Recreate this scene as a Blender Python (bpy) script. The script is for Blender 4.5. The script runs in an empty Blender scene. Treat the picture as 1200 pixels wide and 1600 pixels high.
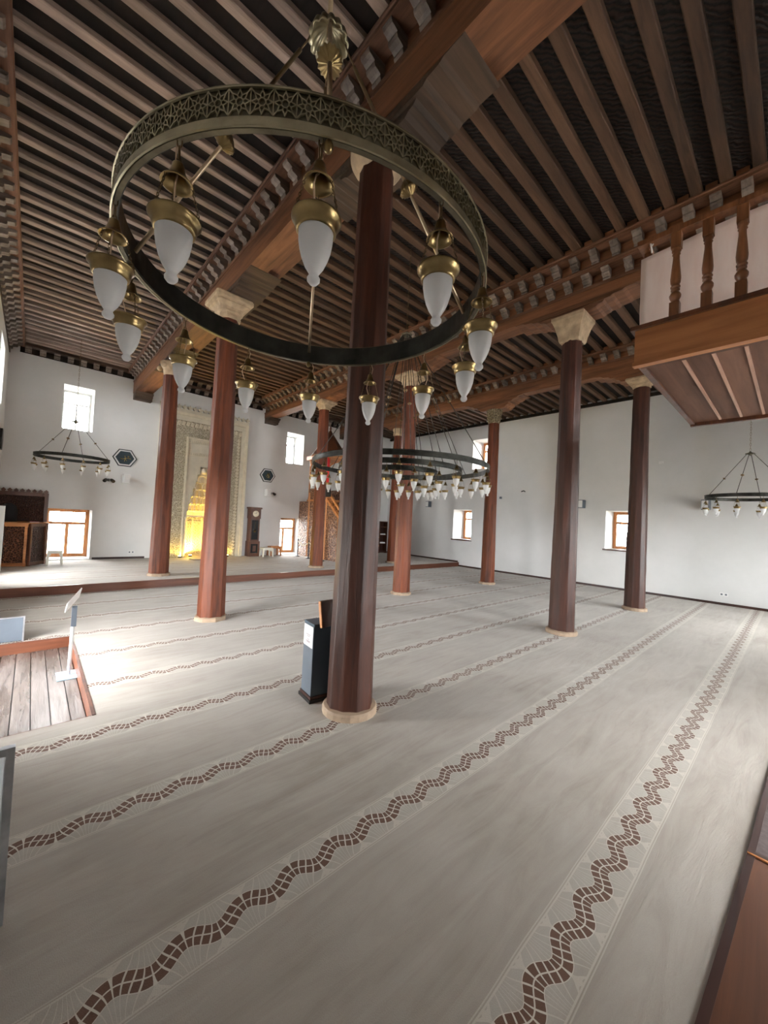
import bpy, bmesh, math, random
from mathutils import Vector, Matrix
random.seed(7)
PI = math.pi
scn = bpy.context.scene
COL = scn.collection

# ------------------------------------------------------------------ camera, sky, exposure
CAM_F, CAM_YAW, CAM_PITCH, CAM_ROLL, CAM_H = 596.286, math.radians(42.6635), math.radians(1.4117), math.radians(2.8915), 1.7
cy_, sy_, cp_, sp_ = math.cos(CAM_YAW), math.sin(CAM_YAW), math.cos(CAM_PITCH), math.sin(CAM_PITCH)
fw = Vector((sy_ * cp_, cy_ * cp_, sp_)); rt = Vector((cy_, -sy_, 0)); up = rt.cross(fw)
c_, s_ = math.cos(CAM_ROLL), math.sin(CAM_ROLL)
rt, up = rt * c_ + up * s_, up * c_ - rt * s_
cam = bpy.data.cameras.new('camera'); camo = bpy.data.objects.new('camera', cam); COL.objects.link(camo)
camo.matrix_world = Matrix(((rt.x, up.x, -fw.x, 0), (rt.y, up.y, -fw.y, 0), (rt.z, up.z, -fw.z, CAM_H), (0, 0, 0, 1)))
cam.sensor_fit = 'VERTICAL'; cam.sensor_height = 32; cam.lens = CAM_F * 32 / 1600; cam.clip_start = .02
scn.camera = camo
SKY = 26.0
world = bpy.data.worlds.new('sky'); scn.world = world; world.use_nodes = True
bg = world.node_tree.nodes['Background']; bg.inputs[0].default_value = (.97, .985, 1, 1); bg.inputs[1].default_value = SKY
vs = scn.view_settings
vs.view_transform = 'Standard'; vs.look = 'None'; vs.gamma = 1; vs.use_curve_mapping = False
vs.exposure = 1.03
scn.cycles.max_bounces = 10; scn.cycles.diffuse_bounces = 6; scn.cycles.glossy_bounces = 3
scn.cycles.transparent_max_bounces = 8; scn.cycles.use_denoising = True
scn.cycles.caustics_reflective = False; scn.cycles.caustics_refractive = False
scn.cycles.sample_clamp_indirect = 6

# ------------------------------------------------------------------ room numbers (metres)
XL, XR, YB, YQ = -.65, 13.116, -1.8, 13.96       # left wall, right wall, back wall, mihrab wall
PZ, YS = .163, 9.513                             # raised platform in front of the mihrab
WT = .85                                         # wall thickness
PITCH = .29                                      # joists and console brackets

# windows: (kind, u0, u1, z0, z1)
WQ = [('white', .48, 1.172, 3.86, 5.1), ('wood', .29, 1.30, PZ + .02, 1.6), ('white', 7.38, 8.15, 3.86, 5.1), ('wood', 7.30, 8.36, PZ + .02, 1.63), ('niche', 3.8, 4.8, PZ, 3.26)]
WR = [('wood', 3.15, 4.05, 1.2, 2.38), ('wood', 8.98, 9.88, 1.12, 2.35), ('wood', 8.2, 9.05, 4.0, 5.2), ('wood', -1.2, -.3, 1.2, 2.38), ('wood', -1.2, -.3, 4.0, 5.2)]
WL = [('white', 11.2, 12.5, 3.95, 5.25), ('door', 4.35, 6.05, -.13, 1.9), ('white', 7.2, 8.2, 3.95, 5.25), ('wood', 7.2, 8.3, .5, 1.95), ('wood', 9.9, 11.6, PZ + .1, 2.1)]  # last three windows are unseen, added to brighten the far left and platform
WB = [('door', 3.0, 4.1, .02, 2.2), ('white', 5.0, 6.2, .9, 2.7), ('white', 4.5, 6.4, 3.6, 4.75), ('white', 8.2, 9.6, .6, 2.7), ('white', 10.6, 12.0, .6, 2.7)]  # unseen back openings, added to light the near floor, lamps and balcony cloth

# ------------------------------------------------------------------ materials
class NT:
    def __init__(s, name):
        s.m = bpy.data.materials.new(name); s.m.use_nodes = True
        s.t = s.m.node_tree; s.t.nodes.clear()
        s.out = s.n('ShaderNodeOutputMaterial')
    def n(s, typ, **kw):
        nd = s.t.nodes.new(typ)
        for k, v in kw.items(): setattr(nd, k, v)
        return nd
    def set(s, sock, v):
        if hasattr(v, 'links'): s.t.links.new(v, sock)
        else: sock.default_value = v
    def math(s, op, a, b=0.0, c=0.0):
        nd = s.n('ShaderNodeMath', operation=op)
        s.set(nd.inputs[0], a); s.set(nd.inputs[1], b); s.set(nd.inputs[2], c)
        return nd.outputs[0]
    def mix(s, f, a, b, mode='MIX'):
        nd = s.n('ShaderNodeMix', data_type='RGBA', blend_type=mode)
        s.set(nd.inputs[0], f); s.set(nd.inputs[6], a); s.set(nd.inputs[7], b)
        return nd.outputs[2]
    def coords(s, scale=(1, 1, 1), kind='Object', rnd=True):
        tc = s.n('ShaderNodeTexCoord'); mp = s.n('ShaderNodeMapping')
        s.t.links.new(tc.outputs[kind], mp.inputs[0]); mp.inputs['Scale'].default_value = scale
        if rnd:
            oi = s.n('ShaderNodeObjectInfo'); vm = s.n('ShaderNodeVectorMath', operation='SCALE')
            vm.inputs[0].default_value = (37, 53, 71); s.t.links.new(oi.outputs['Random'], vm.inputs['Scale'])
            s.t.links.new(vm.outputs[0], mp.inputs['Location'])
        return mp.outputs[0]
    def noise(s, vec, scale=5, detail=4, rough=.55, dist=0):
        nd = s.n('ShaderNodeTexNoise'); s.t.links.new(vec, nd.inputs['Vector'])
        nd.inputs['Scale'].default_value = scale; nd.inputs['Detail'].default_value = detail
        nd.inputs['Roughness'].default_value = rough; nd.inputs['Distortion'].default_value = dist
        return nd.outputs[0]
    def ramp(s, f, stops):
        nd = s.n('ShaderNodeValToRGB'); e = nd.color_ramp.elements
        while len(e) < len(stops): e.new(.5)
        for i, (p, c) in enumerate(stops):
            e[i].position = p; e[i].color = (*c, 1) if len(c) == 3 else c
        s.set(nd.inputs[0], f); return nd.outputs[0]
    def bsdf(s, col, rough=.6, metal=0, bump=None, bstr=.3, bdist=.01, **kw):
        b = s.n('ShaderNodeBsdfPrincipled')
        s.set(b.inputs['Base Color'], col if hasattr(col, 'links') else (*col, 1))
        s.set(b.inputs['Roughness'], rough); s.set(b.inputs['Metallic'], metal)
        for k, v in kw.items(): s.set(b.inputs[k.replace('_', ' ')], v)
        if bump is not None:
            bp = s.n('ShaderNodeBump'); bp.inputs['Strength'].default_value = bstr; bp.inputs['Distance'].default_value = bdist
            s.t.links.new(bump, bp.inputs['Height']); s.t.links.new(bp.outputs[0], b.inputs['Normal'])
        s.t.links.new(b.outputs[0], s.out.inputs[0]); return b

def hexc(r, g, b):  # sRGB 0-255 to linear
    f = lambda v: (v / 255 / 12.92) if v / 255 <= .04045 else ((v / 255 + .055) / 1.055) ** 2.4
    return (f(r), f(g), f(b))

def m_plain(name, c, rough=.6, metal=0, var=.06, scale=6, bstr=0., **kw):
    t = NT(name); v = t.coords(); n = t.noise(v, scale, 4)
    lo = tuple(max(0, x * (1 - var * 2)) for x in c); hi = tuple(min(1, x * (1 + var)) for x in c)
    t.bsdf(t.ramp(n, [(.3, lo), (.7, hi)]), rough, metal, n if bstr else None, bstr, .01, **kw); return t.m

def m_wood(name, dark, light, axis='x', rough=.55, grain=1.0, bstr=.25, rvar=.35, spec=.4):
    t = NT(name)
    sc = {'x': (1.2, 14, 14), 'y': (14, 1.2, 14), 'z': (14, 14, 1.2)}[axis]
    v = t.coords(tuple(a * grain for a in sc)); n = t.noise(v, 1.6, 6, .6, .6)
    v2 = t.coords(tuple(a * grain * .25 for a in sc)); n2 = t.noise(v2, 1.3, 3, .5, .2)
    f = t.math('MULTIPLY_ADD', n2, .55, t.math('MULTIPLY', n, .5))
    mid = tuple((a + b) / 2 for a, b in zip(dark, light))
    col = t.ramp(f, [(.36, dark), (.52, mid), (.68, light)])
    oi = t.n('ShaderNodeObjectInfo')
    k = t.math('MULTIPLY_ADD', oi.outputs['Random'], rvar, 1 - rvar / 2)
    cb = t.n('ShaderNodeCombineColor'); [t.set(cb.inputs[i], k) for i in range(3)]
    t.bsdf(t.mix(1.0, col, cb.outputs[0], 'MULTIPLY'), rough, 0, n, bstr, .01, Specular_IOR_Level=spec); return t.m

M = {}
# plaster
t = NT('plaster'); v = t.coords((1, 1, 1), rnd=False); n = t.noise(v, .6, 5, .6); n2 = t.noise(v, 7, 5)
t.bsdf(t.ramp(n, [(.3, hexc(214, 214, 212)), (.7, hexc(228, 227, 226))]), .85, 0, n2, .12, .02); M['plaster'] = t.m
# timber
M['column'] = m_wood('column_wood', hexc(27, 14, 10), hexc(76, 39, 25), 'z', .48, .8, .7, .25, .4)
M['column_lit'] = m_wood('column_wood_lit', hexc(54, 24, 12), hexc(118, 59, 31), 'z', .5, .8, .6, .25, .3)  # same timber as the near columns, lightened; daylight is put into the colour
M['beam'] = m_wood('beam_timber', hexc(72, 44, 27), hexc(146, 97, 65), 'y', .6, .7, .4, .2)
M['joist'] = m_wood('joist_timber_lit', hexc(102, 88, 80), hexc(176, 154, 140), 'x', .65, .8, .4, .5)  # left bay joists, paler: sunlight off the floor is put into the colour
M['joist_dim'] = m_wood('joist_timber_dim', hexc(58, 41, 30), hexc(104, 77, 58), 'x', .65, .8, .4, .45)  # joists of the other bays, darkened: light falloff is put into the colour
M['console'] = m_wood('console_timber', hexc(80, 71, 65), hexc(146, 132, 122), 'x', .5, .8, .4, .6)
M['mould_y'] = m_wood('moulding_timber', hexc(74, 47, 32), hexc(130, 91, 68), 'y', .6, 1, .3, .2)
M['mould_x'] = m_wood('moulding_timber_cross', hexc(48, 34, 26), hexc(88, 64, 50), 'x', .6, 1, .3, .2)
M['bracket'] = m_wood('bracket_timber', hexc(46, 36, 28), hexc(90, 70, 54), 'x', .65, .7, .5, .4)
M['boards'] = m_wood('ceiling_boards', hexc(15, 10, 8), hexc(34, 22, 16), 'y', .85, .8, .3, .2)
M['riser'] = m_wood('riser_timber', hexc(60, 33, 22), hexc(108, 63, 43), 'x', .4, .6, .2, .2)
M['step'] = m_wood('step_timber', hexc(56, 32, 20), hexc(112, 69, 44), 'x', .4, .6, .2, .25)
M['rosy'] = m_wood('dark_red_timber', hexc(36, 18, 13), hexc(64, 35, 26), 'x', .4, .6, .2, .2)
M['plank'] = m_wood('worn_planks', hexc(66, 55, 49), hexc(122, 112, 106), 'y', .25, 1.2, .3, .45, .6)
M['oak'] = m_wood('oak', hexc(150, 92, 50), hexc(206, 142, 88), 'x', .45, .8, .2, .1)
M['oak_v'] = m_wood('oak_vertical', hexc(150, 92, 50), hexc(206, 142, 88), 'z', .45, .8, .2, .1)
M['walnut'] = m_wood('walnut', hexc(52, 30, 20), hexc(100, 58, 36), 'z', .35, 1, .2, .1, .5)
M['baluster'] = m_wood('baluster_wood', hexc(86, 52, 32), hexc(152, 100, 64), 'z', .3, 1.5, .15, .15, .5)
M['fascia'] = m_wood('balcony_fascia', hexc(124, 76, 42), hexc(178, 118, 72), 'y', .45, .5, .15, .1)
M['soffit'] = m_wood('balcony_soffit', hexc(66, 44, 34), hexc(112, 80, 64), 'x', .6, .45, .2, .2, .2)
M['batten'] = m_wood('batten', hexc(150, 110, 90), hexc(196, 156, 132), 'x', .4, 1, .2, .1)
# carved woods and stones
def m_carved(name, dark, light, scale, rough=.5, bstr=.9, bdist=.03):
    t = NT(name); v = t.coords((1, 1, 1), rnd=False)
    vo = t.n('ShaderNodeTexVoronoi', feature='DISTANCE_TO_EDGE'); t.t.links.new(v, vo.inputs['Vector']); vo.inputs['Scale'].default_value = scale
    f = t.math('SMOOTH_MIN', t.math('MULTIPLY', vo.outputs[0], 4.0), 1.0, .2)
    n = t.noise(v, scale * 2.2, 3)
    h = t.math('MULTIPLY_ADD', n, .4, t.math('MULTIPLY', f, -1.0))
    t.bsdf(t.ramp(t.math('MULTIPLY_ADD', n, .4, t.math('MULTIPLY', f, .7)), [(.12, light), (.55, dark)]), rough, 0, h, bstr, bdist); return t.m
M['carved'] = m_carved('carved_wood', hexc(74, 40, 26), hexc(168, 108, 74), 22)
M['carved_tan'] = m_carved('carved_wood_tan', hexc(84, 50, 34), hexc(190, 142, 106), 11)
M['carved_dark'] = m_carved('carved_wood_dark', hexc(52, 28, 22), hexc(104, 66, 50), 22)
M['carved_stone'] = m_carved('carved_plaster', hexc(166, 154, 132), hexc(212, 202, 178), 16, .8, .9, .03)
M['stone'] = m_plain('mihrab_plaster', hexc(200, 190, 170), .8, 0, .06, 5, .2)
M['cream'] = m_plain('cream_plaster', hexc(212, 200, 176), .75, 0, .06, 7, .2)
M['cap'] = m_plain('capital_marble', hexc(184, 160, 130), .7, 0, .16, 9, .25)
M['cap_carved'] = m_carved('capital_carved', hexc(112, 98, 74), hexc(190, 174, 142), 14, .8, .9, .03)
M['base'] = m_plain('column_base_stone', hexc(156, 134, 112), .7, 0, .12, 10, .3)
# metals
def m_metal(name, c1, c2, rough, scale=9):
    t = NT(name); v = t.coords(); n = t.noise(v, scale, 4)
    t.bsdf(t.ramp(n, [(.3, c1), (.7, c2)]), rough, 1, n, .05, .005); return t.m
M['brass'] = m_metal('antique_brass', hexc(112, 94, 62), hexc(170, 148, 104), .3)
M['bronze'] = m_metal('aged_bronze', hexc(84, 80, 68), hexc(128, 122, 104), .4)
M['bronze_pale'] = m_metal('rubbed_bronze', hexc(150, 142, 118), hexc(192, 184, 156), .36)
M['bronze_back'] = m_metal('dark_bronze', hexc(46, 46, 44), hexc(72, 72, 68), .4)
M['rodmetal'] = m_metal('pale_brass_rod', hexc(170, 148, 116), hexc(220, 200, 170), .3)
M['chain'] = m_metal('chain_metal', hexc(90, 74, 54), hexc(140, 118, 88), .35)
M['iron'] = m_metal('dark_iron', hexc(52, 50, 48), hexc(92, 88, 84), .5)
M['alu'] = m_metal('aluminium', hexc(170, 174, 180), hexc(214, 216, 220), .35)
M['steel_grey'] = m_plain('grey_sheet_metal', hexc(92, 100, 110), .35, .2, .08, 4)
M['grey_dark'] = m_plain('slate_painted_metal', hexc(66, 82, 94), .4, .3, .08, 4)
M['black'] = m_plain('black_plastic', hexc(24, 24, 24), .4)
M['white'] = m_plain('white_paint', hexc(232, 232, 230), .45, 0, .02)
M['white_pl'] = m_plain('white_plastic', hexc(224, 222, 208), .4, 0, .03)
M['paper'] = m_plain('paper', hexc(222, 220, 218), .7, 0, .02)
M['paleblue'] = m_plain('pale_blue_plate', hexc(176, 208, 232), .4, 0, .03)
M['panelwhite'] = m_plain('white_frosted_panel', hexc(222, 228, 234), .25, 0, .03)
M['ink'] = m_plain('print_ink', hexc(128, 110, 118), .7)
M['pink'] = m_plain('print_pink', hexc(220, 190, 200), .7)
M['cloth'] = None
M['red'] = m_plain('red_flag_cloth', hexc(190, 24, 32), .7)
M['blackcloth'] = m_plain('black_cloth', hexc(20, 20, 24), .8)
M['greencore'] = m_plain('dark_teal_panel', hexc(26, 46, 54), .5)
M['gold'] = m_metal('gold_leaf', hexc(150, 124, 60), hexc(200, 172, 100), .4)
M['cord'] = m_plain('beige_cable', hexc(206, 178, 150), .5)
M['clockface'] = m_plain('clock_face', hexc(226, 216, 190), .5)
M['clockdark'] = m_plain('clock_glass_dark', hexc(30, 30, 32), .12)
M['darkcarpet'] = m_plain('dark_carpet', hexc(96, 84, 82), .95, 0, .15, 30, .3)
M['ground'] = m_plain('outside_paving', hexc(150, 146, 138), .9, 0, .1, 2)
M['rope'] = m_plain('rope', hexc(206, 190, 160), .8)
# cloth of the balcony: thin cotton that lets daylight through
t = NT('pink_white_cloth'); v = t.coords((1, 6, 1.2), rnd=False); n = t.noise(v, 2, 5)
cc = t.ramp(n, [(.3, hexc(238, 224, 216)), (.7, hexc(246, 236, 229))])
d = t.n('ShaderNodeBsdfDiffuse'); t.set(d.inputs[0], cc); tl = t.n('ShaderNodeBsdfTranslucent'); t.set(tl.inputs[0], cc)
mx = t.n('ShaderNodeMixShader'); mx.inputs[0].default_value = .5; t.t.links.new(d.outputs[0], mx.inputs[1]); t.t.links.new(tl.outputs[0], mx.inputs[2]); t.t.links.new(mx.outputs[0], t.out.inputs[0]); M['cloth'] = t.m
# frosted lamp glass: light passes through it softly
t = NT('frosted_glass'); v = t.coords((1, 1, 14)); n = t.noise(v, 6, 3)
d = t.n('ShaderNodeBsdfDiffuse'); d.inputs[0].default_value = (.9, .91, .92, 1)
tl = t.n('ShaderNodeBsdfTranslucent'); tl.inputs[0].default_value = (.93, .94, .95, 1)
g = t.n('ShaderNodeBsdfGlossy'); g.inputs[0].default_value = (1, 1, 1, 1); g.inputs['Roughness'].default_value = .18
m1 = t.n('ShaderNodeMixShader'); m1.inputs[0].default_value = .5; t.t.links.new(d.outputs[0], m1.inputs[1]); t.t.links.new(tl.outputs[0], m1.inputs[2])
m2 = t.n('ShaderNodeMixShader'); t.t.links.new(t.math('MULTIPLY_ADD', n, .04, .03), m2.inputs[0]); t.t.links.new(m1.outputs[0], m2.inputs[1]); t.t.links.new(g.outputs[0], m2.inputs[2])
t.t.links.new(m2.outputs[0], t.out.inputs[0]); M['frost'] = t.m
# window pane: thin clear glass
t = NT('window_glass'); tr = t.n('ShaderNodeBsdfTransparent'); tr.inputs[0].default_value = (.97, .98, .98, 1)
g = t.n('ShaderNodeBsdfGlossy'); g.inputs['Roughness'].default_value = .03
fr = t.n('ShaderNodeFresnel'); fr.inputs[0].default_value = 1.3
ms = t.n('ShaderNodeMixShader'); t.t.links.new(fr.outputs[0], ms.inputs[0]); t.t.links.new(tr.outputs[0], ms.inputs[1]); t.t.links.new(g.outputs[0], ms.inputs[2])
t.t.links.new(ms.outputs[0], t.out.inputs[0]); M['glass'] = t.m

def m_emit(name, c, s):
    t = NT(name); e = t.n('ShaderNodeEmission'); e.inputs[0].default_value = (*c, 1); e.inputs[1].default_value = s
    t.t.links.new(e.outputs[0], t.out.inputs[0]); return t.m
M['lamp_yellow'] = m_emit('yellow_lamp', (1, .72, .12), 60)

# carpet with braided rows
def m_carpet():
    t = NT('carpet'); v = t.coords((1, 1, 1), rnd=False)
    sp = t.n('ShaderNodeSeparateXYZ'); t.t.links.new(v, sp.inputs[0]); X, Y = sp.outputs[0], sp.outputs[1]
    wob = t.noise(v, .9, 2)
    Yw = t.math('ADD', Y, t.math('MULTIPLY_ADD', wob, .03, -.015))
    P, A, H, DS, S0 = .239, .024, .037, .976, .622
    k = t.math('DIVIDE', t.math('SUBTRACT', Yw, S0), DS)
    fr = t.math('MULTIPLY', t.math('SUBTRACT', k, t.math('ROUND', k)), DS)
    w = 2 * PI / P
    c = t.math('MULTIPLY', t.math('SINE', t.math('MULTIPLY', X, w)), A)
    sl = t.math('MULTIPLY', t.math('COSINE', t.math('MULTIPLY', X, w)), A * w)
    inv = t.math('DIVIDE', 1.0, t.math('ADD', 1.0, t.math('MULTIPLY', sl, sl)))
    d = t.math('SUBTRACT', fr, c)
    dn = t.math('ABSOLUTE', t.math('MULTIPLY', d, t.math('SQRT', inv)))
    s = t.math('ADD', X, t.math('MULTIPLY', t.math('MULTIPLY', d, sl), inv))
    cell = t.math('ABSOLUTE', t.math('SUBTRACT', t.math('FRACT', t.math('DIVIDE', s, P / 8)), .5))
    inb = t.math('MULTIPLY', t.math('LESS_THAN', dn, H), t.math('GREATER_THAN', dn, .0028))
    inc = t.math('LESS_THAN', cell, .40)
    brown = t.math('MULTIPLY', inb, inc)
    band = t.math('LESS_THAN', dn, H + .003)
    af = t.math('ABSOLUTE', fr)
    inner = t.math('LESS_THAN', af, .108)
    pale = t.math('MULTIPLY', inner, t.math('GREATER_THAN', cell, .43))
    e1 = t.math('LESS_THAN', t.math('ABSOLUTE', t.math('SUBTRACT', af, .105)), .0035)
    e2 = t.math('LESS_THAN', t.math('ABSOLUTE', t.math('SUBTRACT', af, .116)), .0025)
    pl = t.math('MAXIMUM', t.math('MAXIMUM', pale, band), t.math('MAXIMUM', e1, e2))
    n1 = t.noise(v, .7, 5, .6); n2 = t.noise(v, 220, 2, .6)
    v3 = t.coords((.35, 2.2, 1), rnd=False); n3 = t.noise(v3, 3.2, 6, .65, 1.2)
    base = t.ramp(t.math('MULTIPLY_ADD', n3, .45, t.math('MULTIPLY', n1, .55)), [(.3, hexc(144, 134, 122)), (.48, hexc(169, 161, 151)), (.7, hexc(187, 181, 172))])
    base = t.mix(t.math('MULTIPLY', inner, .2), base, (*hexc(204, 200, 190), 1))
    col = t.mix(t.math('MULTIPLY', t.math('MAXIMUM', t.math('MULTIPLY', pl, .38), t.math('MULTIPLY', band, .7)), 1.0), base, (*hexc(222, 216, 202), 1))
    col = t.mix(brown, col, (*hexc(98, 66, 50), 1))
    col = t.mix(t.math('MULTIPLY', n2, .25), col, (*hexc(120, 108, 96), 1))
    hh = t.math('ADD', t.math('MULTIPLY', n2, .25), t.math('MULTIPLY', n3, 1.2))
    b = t.bsdf(col, .95, 0, hh, .5, .016, Specular_IOR_Level=.15); b.inputs['Sheen Weight'].default_value = .15
    return t.m
M['carpet'] = m_carpet()
# reed matting between the joists
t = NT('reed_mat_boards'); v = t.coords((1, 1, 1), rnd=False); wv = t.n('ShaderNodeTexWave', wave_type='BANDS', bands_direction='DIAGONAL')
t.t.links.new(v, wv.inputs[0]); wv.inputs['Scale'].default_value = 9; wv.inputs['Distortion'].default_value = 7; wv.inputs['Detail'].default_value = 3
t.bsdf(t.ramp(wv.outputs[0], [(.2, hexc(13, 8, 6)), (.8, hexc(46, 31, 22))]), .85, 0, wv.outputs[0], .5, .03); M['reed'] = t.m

# ------------------------------------------------------------------ mesh helpers
ORG = {}
class MB:
    def __init__(s): s.v = []; s.f = []; s.sm = []
    def add(s, vs, fs, smooth=False):
        o = len(s.v); s.v += [tuple(v) for v in vs]; s.f += [tuple(i + o for i in f) for f in fs]; s.sm += [smooth] * len(fs); return s
    def box(s, x0, x1, y0, y1, z0, z1):
        vs = [(x, y, z) for z in (z0, z1) for y in (y0, y1) for x in (x0, x1)]
        return s.add(vs, [(0, 2, 3, 1), (4, 5, 7, 6), (0, 1, 5, 4), (2, 6, 7, 3), (0, 4, 6, 2), (1, 3, 7, 5)])
    def prism(s, prof, axis, a, b, smooth=False):
        """profile of 2D points (the two other axes in x,y,z order), run from a to b along axis"""
        n = len(prof)
        def P(p, t): return {'x': (t, p[0], p[1]), 'y': (p[0], t, p[1]), 'z': (p[0], p[1], t)}[axis]
        vs = [P(p, a) for p in prof] + [P(p, b) for p in prof]
        return s.add(vs, [tuple(range(n)), tuple(range(2 * n - 1, n - 1, -1))] + [(i, i + n, (i + 1) % n + n, (i + 1) % n) for i in range(n)], smooth)
    def lathe(s, prof, c=(0, 0, 0), seg=20, smooth=True, closed_top=True, closed_bot=True, ax=None, flute=None):
        """prof = [(r, h)...]; revolve about z (or the unit vector ax)"""
        c = Vector(c); vs = []; fs = []
        if ax is not None:
            q = Vector((0, 0, 1)).rotation_difference(Vector(ax).normalized())
        for r, h in prof:
            for k in range(seg):
                a = 2 * PI * k / seg
                rr = r * (1 + flute(k, h)) if flute else r
                p = Vector((rr * math.cos(a), rr * math.sin(a), h))
                if ax is not None: p = q @ p
                vs.append(c + p)
        for i in range(len(prof) - 1):
            for k in range(seg):
                k2 = (k + 1) % seg
                fs.append((i * seg + k, i * seg + k2, (i + 1) * seg + k2, (i + 1) * seg + k))
        if closed_bot and prof[0][0] > 1e-6: fs.append(tuple(range(seg - 1, -1, -1)))
        if closed_top and prof[-1][0] > 1e-6: fs.append(tuple((len(prof) - 1) * seg + k for k in range(seg)))
        return s.add(vs, fs, smooth)
    def tube(s, pts, r, seg=8, smooth=True, closed=False):
        pts = [Vector(p) for p in pts]; n = len(pts); vs = []; fs = []
        nrm = None
        for i, p in enumerate(pts):
            if closed: d = pts[(i + 1) % n] - pts[i - 1]
            else: d = pts[min(i + 1, n - 1)] - pts[max(i - 1, 0)]
            d.normalize()
            if nrm is None:
                nrm = d.orthogonal().normalized()
            else:
                nrm = (nrm - d * nrm.dot(d)); nrm = nrm.normalized() if nrm.length > 1e-6 else d.orthogonal().normalized()
            b = d.cross(nrm); rr = r[i] if isinstance(r, (list, tuple)) else r
            for k in range(seg):
                a = 2 * PI * k / seg; vs.append(p + (nrm * math.cos(a) + b * math.sin(a)) * rr)
        m = n if closed else n - 1
        for i in range(m):
            j = (i + 1) % n
            for k in range(seg):
                k2 = (k + 1) % seg; fs.append((i * seg + k, i * seg + k2, j * seg + k2, j * seg + k))
        if not closed:
            fs.append(tuple(range(seg - 1, -1, -1))); fs.append(tuple((n - 1) * seg + k for k in range(seg)))
        return s.add(vs, fs, smooth)
    def sphere(s, c, r, seg=12, rings=7, sz=1.0):
        prof = [(max(1e-7, r * math.sin(PI * i / rings)), -r * sz * math.cos(PI * i / rings)) for i in range(rings + 1)]
        return s.lathe(prof, c, seg, True, False, False)
    def bar(s, a, b, w, h, upv=(0, 0, 1)):
        """rectangular bar between two points"""
        a, b = Vector(a), Vector(b); d = (b - a).normalized(); u = Vector(upv); sd = d.cross(u)
        sd = sd.normalized() if sd.length > 1e-6 else d.orthogonal().normalized(); u = sd.cross(d)
        vs = [p + sd * (i * w / 2) + u * (j * h / 2) for p in (a, b) for i, j in ((-1, -1), (1, -1), (1, 1), (-1, 1))]
        return s.add(vs, [(3, 2, 1, 0), (4, 5, 6, 7), (0, 1, 5, 4), (1, 2, 6, 5), (2, 3, 7, 6), (3, 0, 4, 7)])
    def mesh(s, name, mat):
        me = bpy.data.meshes.new(name); me.from_pydata(s.v, [], s.f)
        me.polygons.foreach_set('use_smooth', s.sm); me.materials.append(M[mat] if isinstance(mat, str) else mat)
        bm = bmesh.new(); bm.from_mesh(me); bmesh.ops.recalc_face_normals(bm, faces=bm.faces); bm.to_mesh(me); bm.free()
        return me
    def build(s, name, mat, parent=None, local=False):
        """link as ONE object; vertices are in world metres unless local, then relative to the parent"""
        org = ORG.get(parent.name, Vector()) if parent is not None else Vector()
        if parent is not None and not local: s.v = [tuple(Vector(v) - org) for v in s.v]
        o = bpy.data.objects.new(name, s.mesh(name, mat)); COL.objects.link(o)
        if parent is not None: o.parent = parent; ORG[o.name] = org
        return o

def put(name, me, parent=None, loc=(0, 0, 0), rotz=0, rot=None, scale=None):
    o = bpy.data.objects.new(name, me); COL.objects.link(o); o.location = loc
    o.rotation_euler = rot if rot else (0, 0, rotz)
    if scale: o.scale = scale
    if parent is not None: o.parent = parent
    return o
def tag(o, label, cat, group=None):
    o['label'] = label; o['category'] = cat
    if group: o['group'] = group
    return o
def thing(name, label, cat, loc=(0, 0, 0), rotz=0, group=None):
    o = bpy.data.objects.new(name, None); COL.objects.link(o); o.location = loc; o.rotation_euler = (0, 0, rotz)
    ORG[o.name] = Vector(loc); o.empty_display_size = .1
    return tag(o, label, cat, group)
def struct(o): o['kind'] = 'structure'; return o
def copy_tree(o, parent=None):
    c = o.copy(); COL.objects.link(c); c.parent = parent
    for ch in o.children: copy_tree(ch, c)
    return c
def sroot(name, loc=(0, 0, 0)):
    o = bpy.data.objects.new(name, None); COL.objects.link(o); o.location = loc; ORG[o.name] = Vector(loc); return struct(o)

# ------------------------------------------------------------------ walls
def wall(name, axis, inner, outer, u0, u1, z0, z1, holes):
    us = sorted({u0, u1, *[h[1] for h in holes], *[h[2] for h in holes]}); zs = sorted({z0, z1, *[h[3] for h in holes], *[h[4] for h in holes]})
    nu, nz = len(us) - 1, len(zs) - 1
    def solid(i, j):
        if i < 0 or j < 0 or i >= nu or j >= nz: return False
        um, zm = (us[i] + us[i + 1]) / 2, (zs[j] + zs[j + 1]) / 2
        return not any(h[1] < um < h[2] and h[3] < zm < h[4] for h in holes)
    mb = MB()
    def q(*pts):
        mb.add([((p[0], p[1], p[2]) if axis == 'y' else (p[1], p[0], p[2])) for p in pts], [(0, 1, 2, 3)])
    for i in range(nu):
        for j in range(nz):
            if not solid(i, j): continue
            a, b, c, d = us[i], us[i + 1], zs[j], zs[j + 1]
            for w in (inner, outer): q((a, w, c), (b, w, c), (b, w, d), (a, w, d))
            if not solid(i - 1, j): q((a, inner, c), (a, outer, c), (a, outer, d), (a, inner, d))
            if not solid(i + 1, j): q((b, inner, c), (b, outer, c), (b, outer, d), (b, inner, d))
            if not solid(i, j - 1): q((a, inner, c), (b, inner, c), (b, outer, c), (a, outer, c))
            if not solid(i, j + 1): q((a, inner, d), (b, inner, d), (b, outer, d), (a, outer, d))
    me = bpy.data.meshes.new(name); me.from_pydata(mb.v, [], mb.f); me.materials.append(M['plaster'])
    bm = bmesh.new(); bm.from_mesh(me); bmesh.ops.remove_doubles(bm, verts=bm.verts, dist=1e-4); bmesh.ops.recalc_face_normals(bm, faces=bm.faces); bm.to_mesh(me); bm.free()
    o = bpy.data.objects.new(name, me); COL.objects.link(o); return struct(o)
TOPZ = 6.5
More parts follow.
